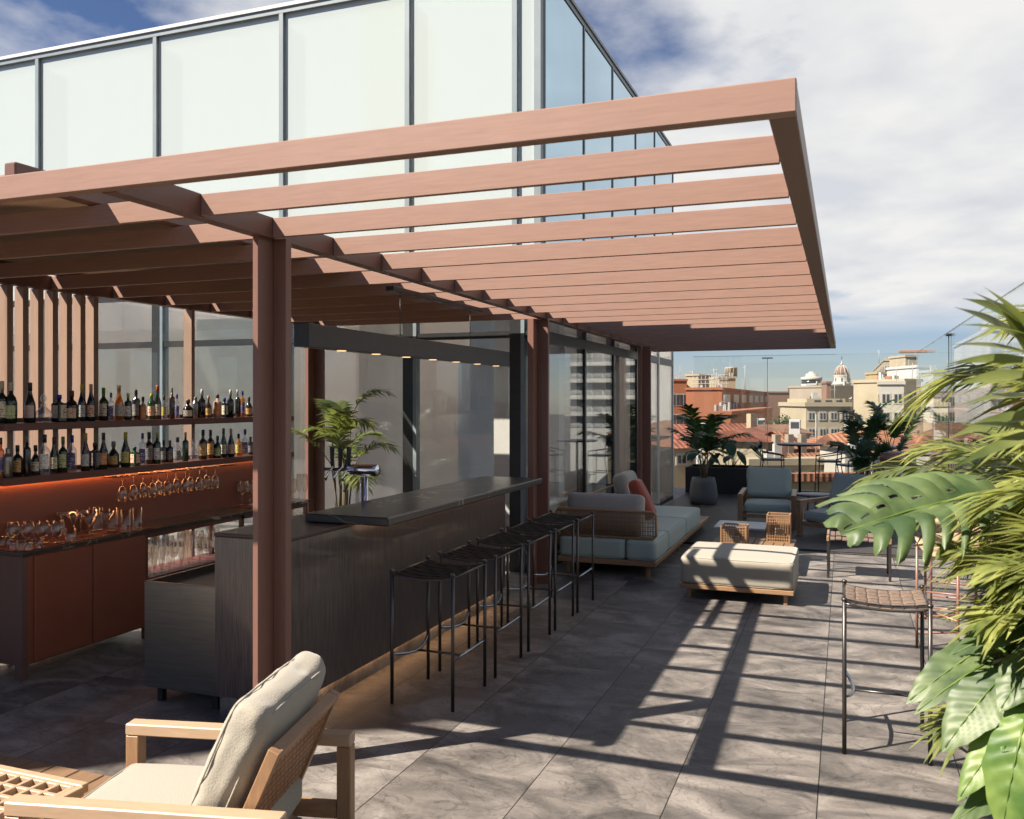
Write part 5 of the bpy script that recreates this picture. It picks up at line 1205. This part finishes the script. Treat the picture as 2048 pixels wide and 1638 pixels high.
out = N.new('ShaderNodeOutputWorld'); bg = N.new('ShaderNodeBackground'); L.new(bg.outputs[0], out.inputs[0]); bg.inputs[1].default_value = .0255
sky = N.new('ShaderNodeTexSky'); sky.sky_type = 'NISHITA'; sky.sun_disc = False; sky.sun_elevation = math.asin(SD.z); sky.sun_rotation = math.atan2(SD.x, SD.y)
sky.air_density = 1.0; sky.dust_density = .1; sky.ozone_density = 1.0
tc = N.new('ShaderNodeTexCoord'); sp = N.new('ShaderNodeSeparateXYZ'); L.new(tc.outputs['Generated'], sp.inputs[0])
def M(op, a, b=None):
    n = N.new('ShaderNodeMath'); n.operation = op
    for i, x in enumerate((a, b)):
        if x is None: continue
        if isinstance(x, (int, float)): n.inputs[i].default_value = x
        else: L.new(x, n.inputs[i])
    return n.outputs[0]
zc = M('MAXIMUM', sp.outputs[2], .02); zd = M('ADD', zc, .12)
cv = N.new('ShaderNodeCombineXYZ'); L.new(M('DIVIDE', sp.outputs[0], zd), cv.inputs[0]); L.new(M('DIVIDE', sp.outputs[1], zd), cv.inputs[1])
mp = N.new('ShaderNodeMapping'); mp.inputs['Location'].default_value = (3.1, 1.7, 0); mp.inputs['Rotation'].default_value = (0, 0, .5); mp.inputs['Scale'].default_value = (1.0, .85, 1); L.new(cv.outputs[0], mp.inputs[0])
nz = N.new('ShaderNodeTexNoise'); nz.inputs['Scale'].default_value = 1.25; nz.inputs['Detail'].default_value = 10; nz.inputs['Roughness'].default_value = .54; nz.inputs['Distortion'].default_value = .0; L.new(mp.outputs[0], nz.inputs['Vector'])
# cover grows to the right of the view, thins to the left and near the horizon
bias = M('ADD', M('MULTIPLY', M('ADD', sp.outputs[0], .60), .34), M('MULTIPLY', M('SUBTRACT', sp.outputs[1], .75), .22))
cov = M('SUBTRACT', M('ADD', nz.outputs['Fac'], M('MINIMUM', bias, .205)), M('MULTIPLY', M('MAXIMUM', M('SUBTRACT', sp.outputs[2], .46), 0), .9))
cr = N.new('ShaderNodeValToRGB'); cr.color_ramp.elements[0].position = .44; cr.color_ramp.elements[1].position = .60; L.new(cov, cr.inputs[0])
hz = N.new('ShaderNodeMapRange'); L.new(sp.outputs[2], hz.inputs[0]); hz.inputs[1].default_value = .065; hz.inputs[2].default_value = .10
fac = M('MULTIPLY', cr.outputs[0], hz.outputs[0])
n2 = N.new('ShaderNodeTexNoise'); n2.inputs['Scale'].default_value = 2.2; n2.inputs['Detail'].default_value = 6; L.new(mp.outputs[0], n2.inputs['Vector'])
c2 = N.new('ShaderNodeValToRGB'); e = c2.color_ramp.elements; e[0].position = .36; e[0].color = (10.2, 10.5, 11.2, 1); e[1].position = .60; e[1].color = (13.2, 13.1, 12.9, 1); L.new(n2.outputs['Fac'], c2.inputs[0])
CLOUD = c2
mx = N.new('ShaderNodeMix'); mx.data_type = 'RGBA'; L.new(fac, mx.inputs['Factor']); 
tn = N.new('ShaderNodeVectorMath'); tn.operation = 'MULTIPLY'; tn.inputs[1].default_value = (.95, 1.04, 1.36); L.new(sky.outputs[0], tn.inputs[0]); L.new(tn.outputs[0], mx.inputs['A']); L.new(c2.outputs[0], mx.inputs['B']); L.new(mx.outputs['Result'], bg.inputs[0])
scn.view_settings.view_transform = 'Standard'; scn.view_settings.look = 'None'; scn.view_settings.exposure = 1.4; scn.view_settings.gamma = 1
scn.cycles.max_bounces = 10; scn.cycles.transparent_max_bounces = 40; scn.cycles.glossy_bounces = 4; scn.cycles.diffuse_bounces = 3
scn.cycles.caustics_reflective = False; scn.cycles.caustics_refractive = False; scn.cycles.sample_clamp_indirect = 6
scn.cycles.use_denoising = True
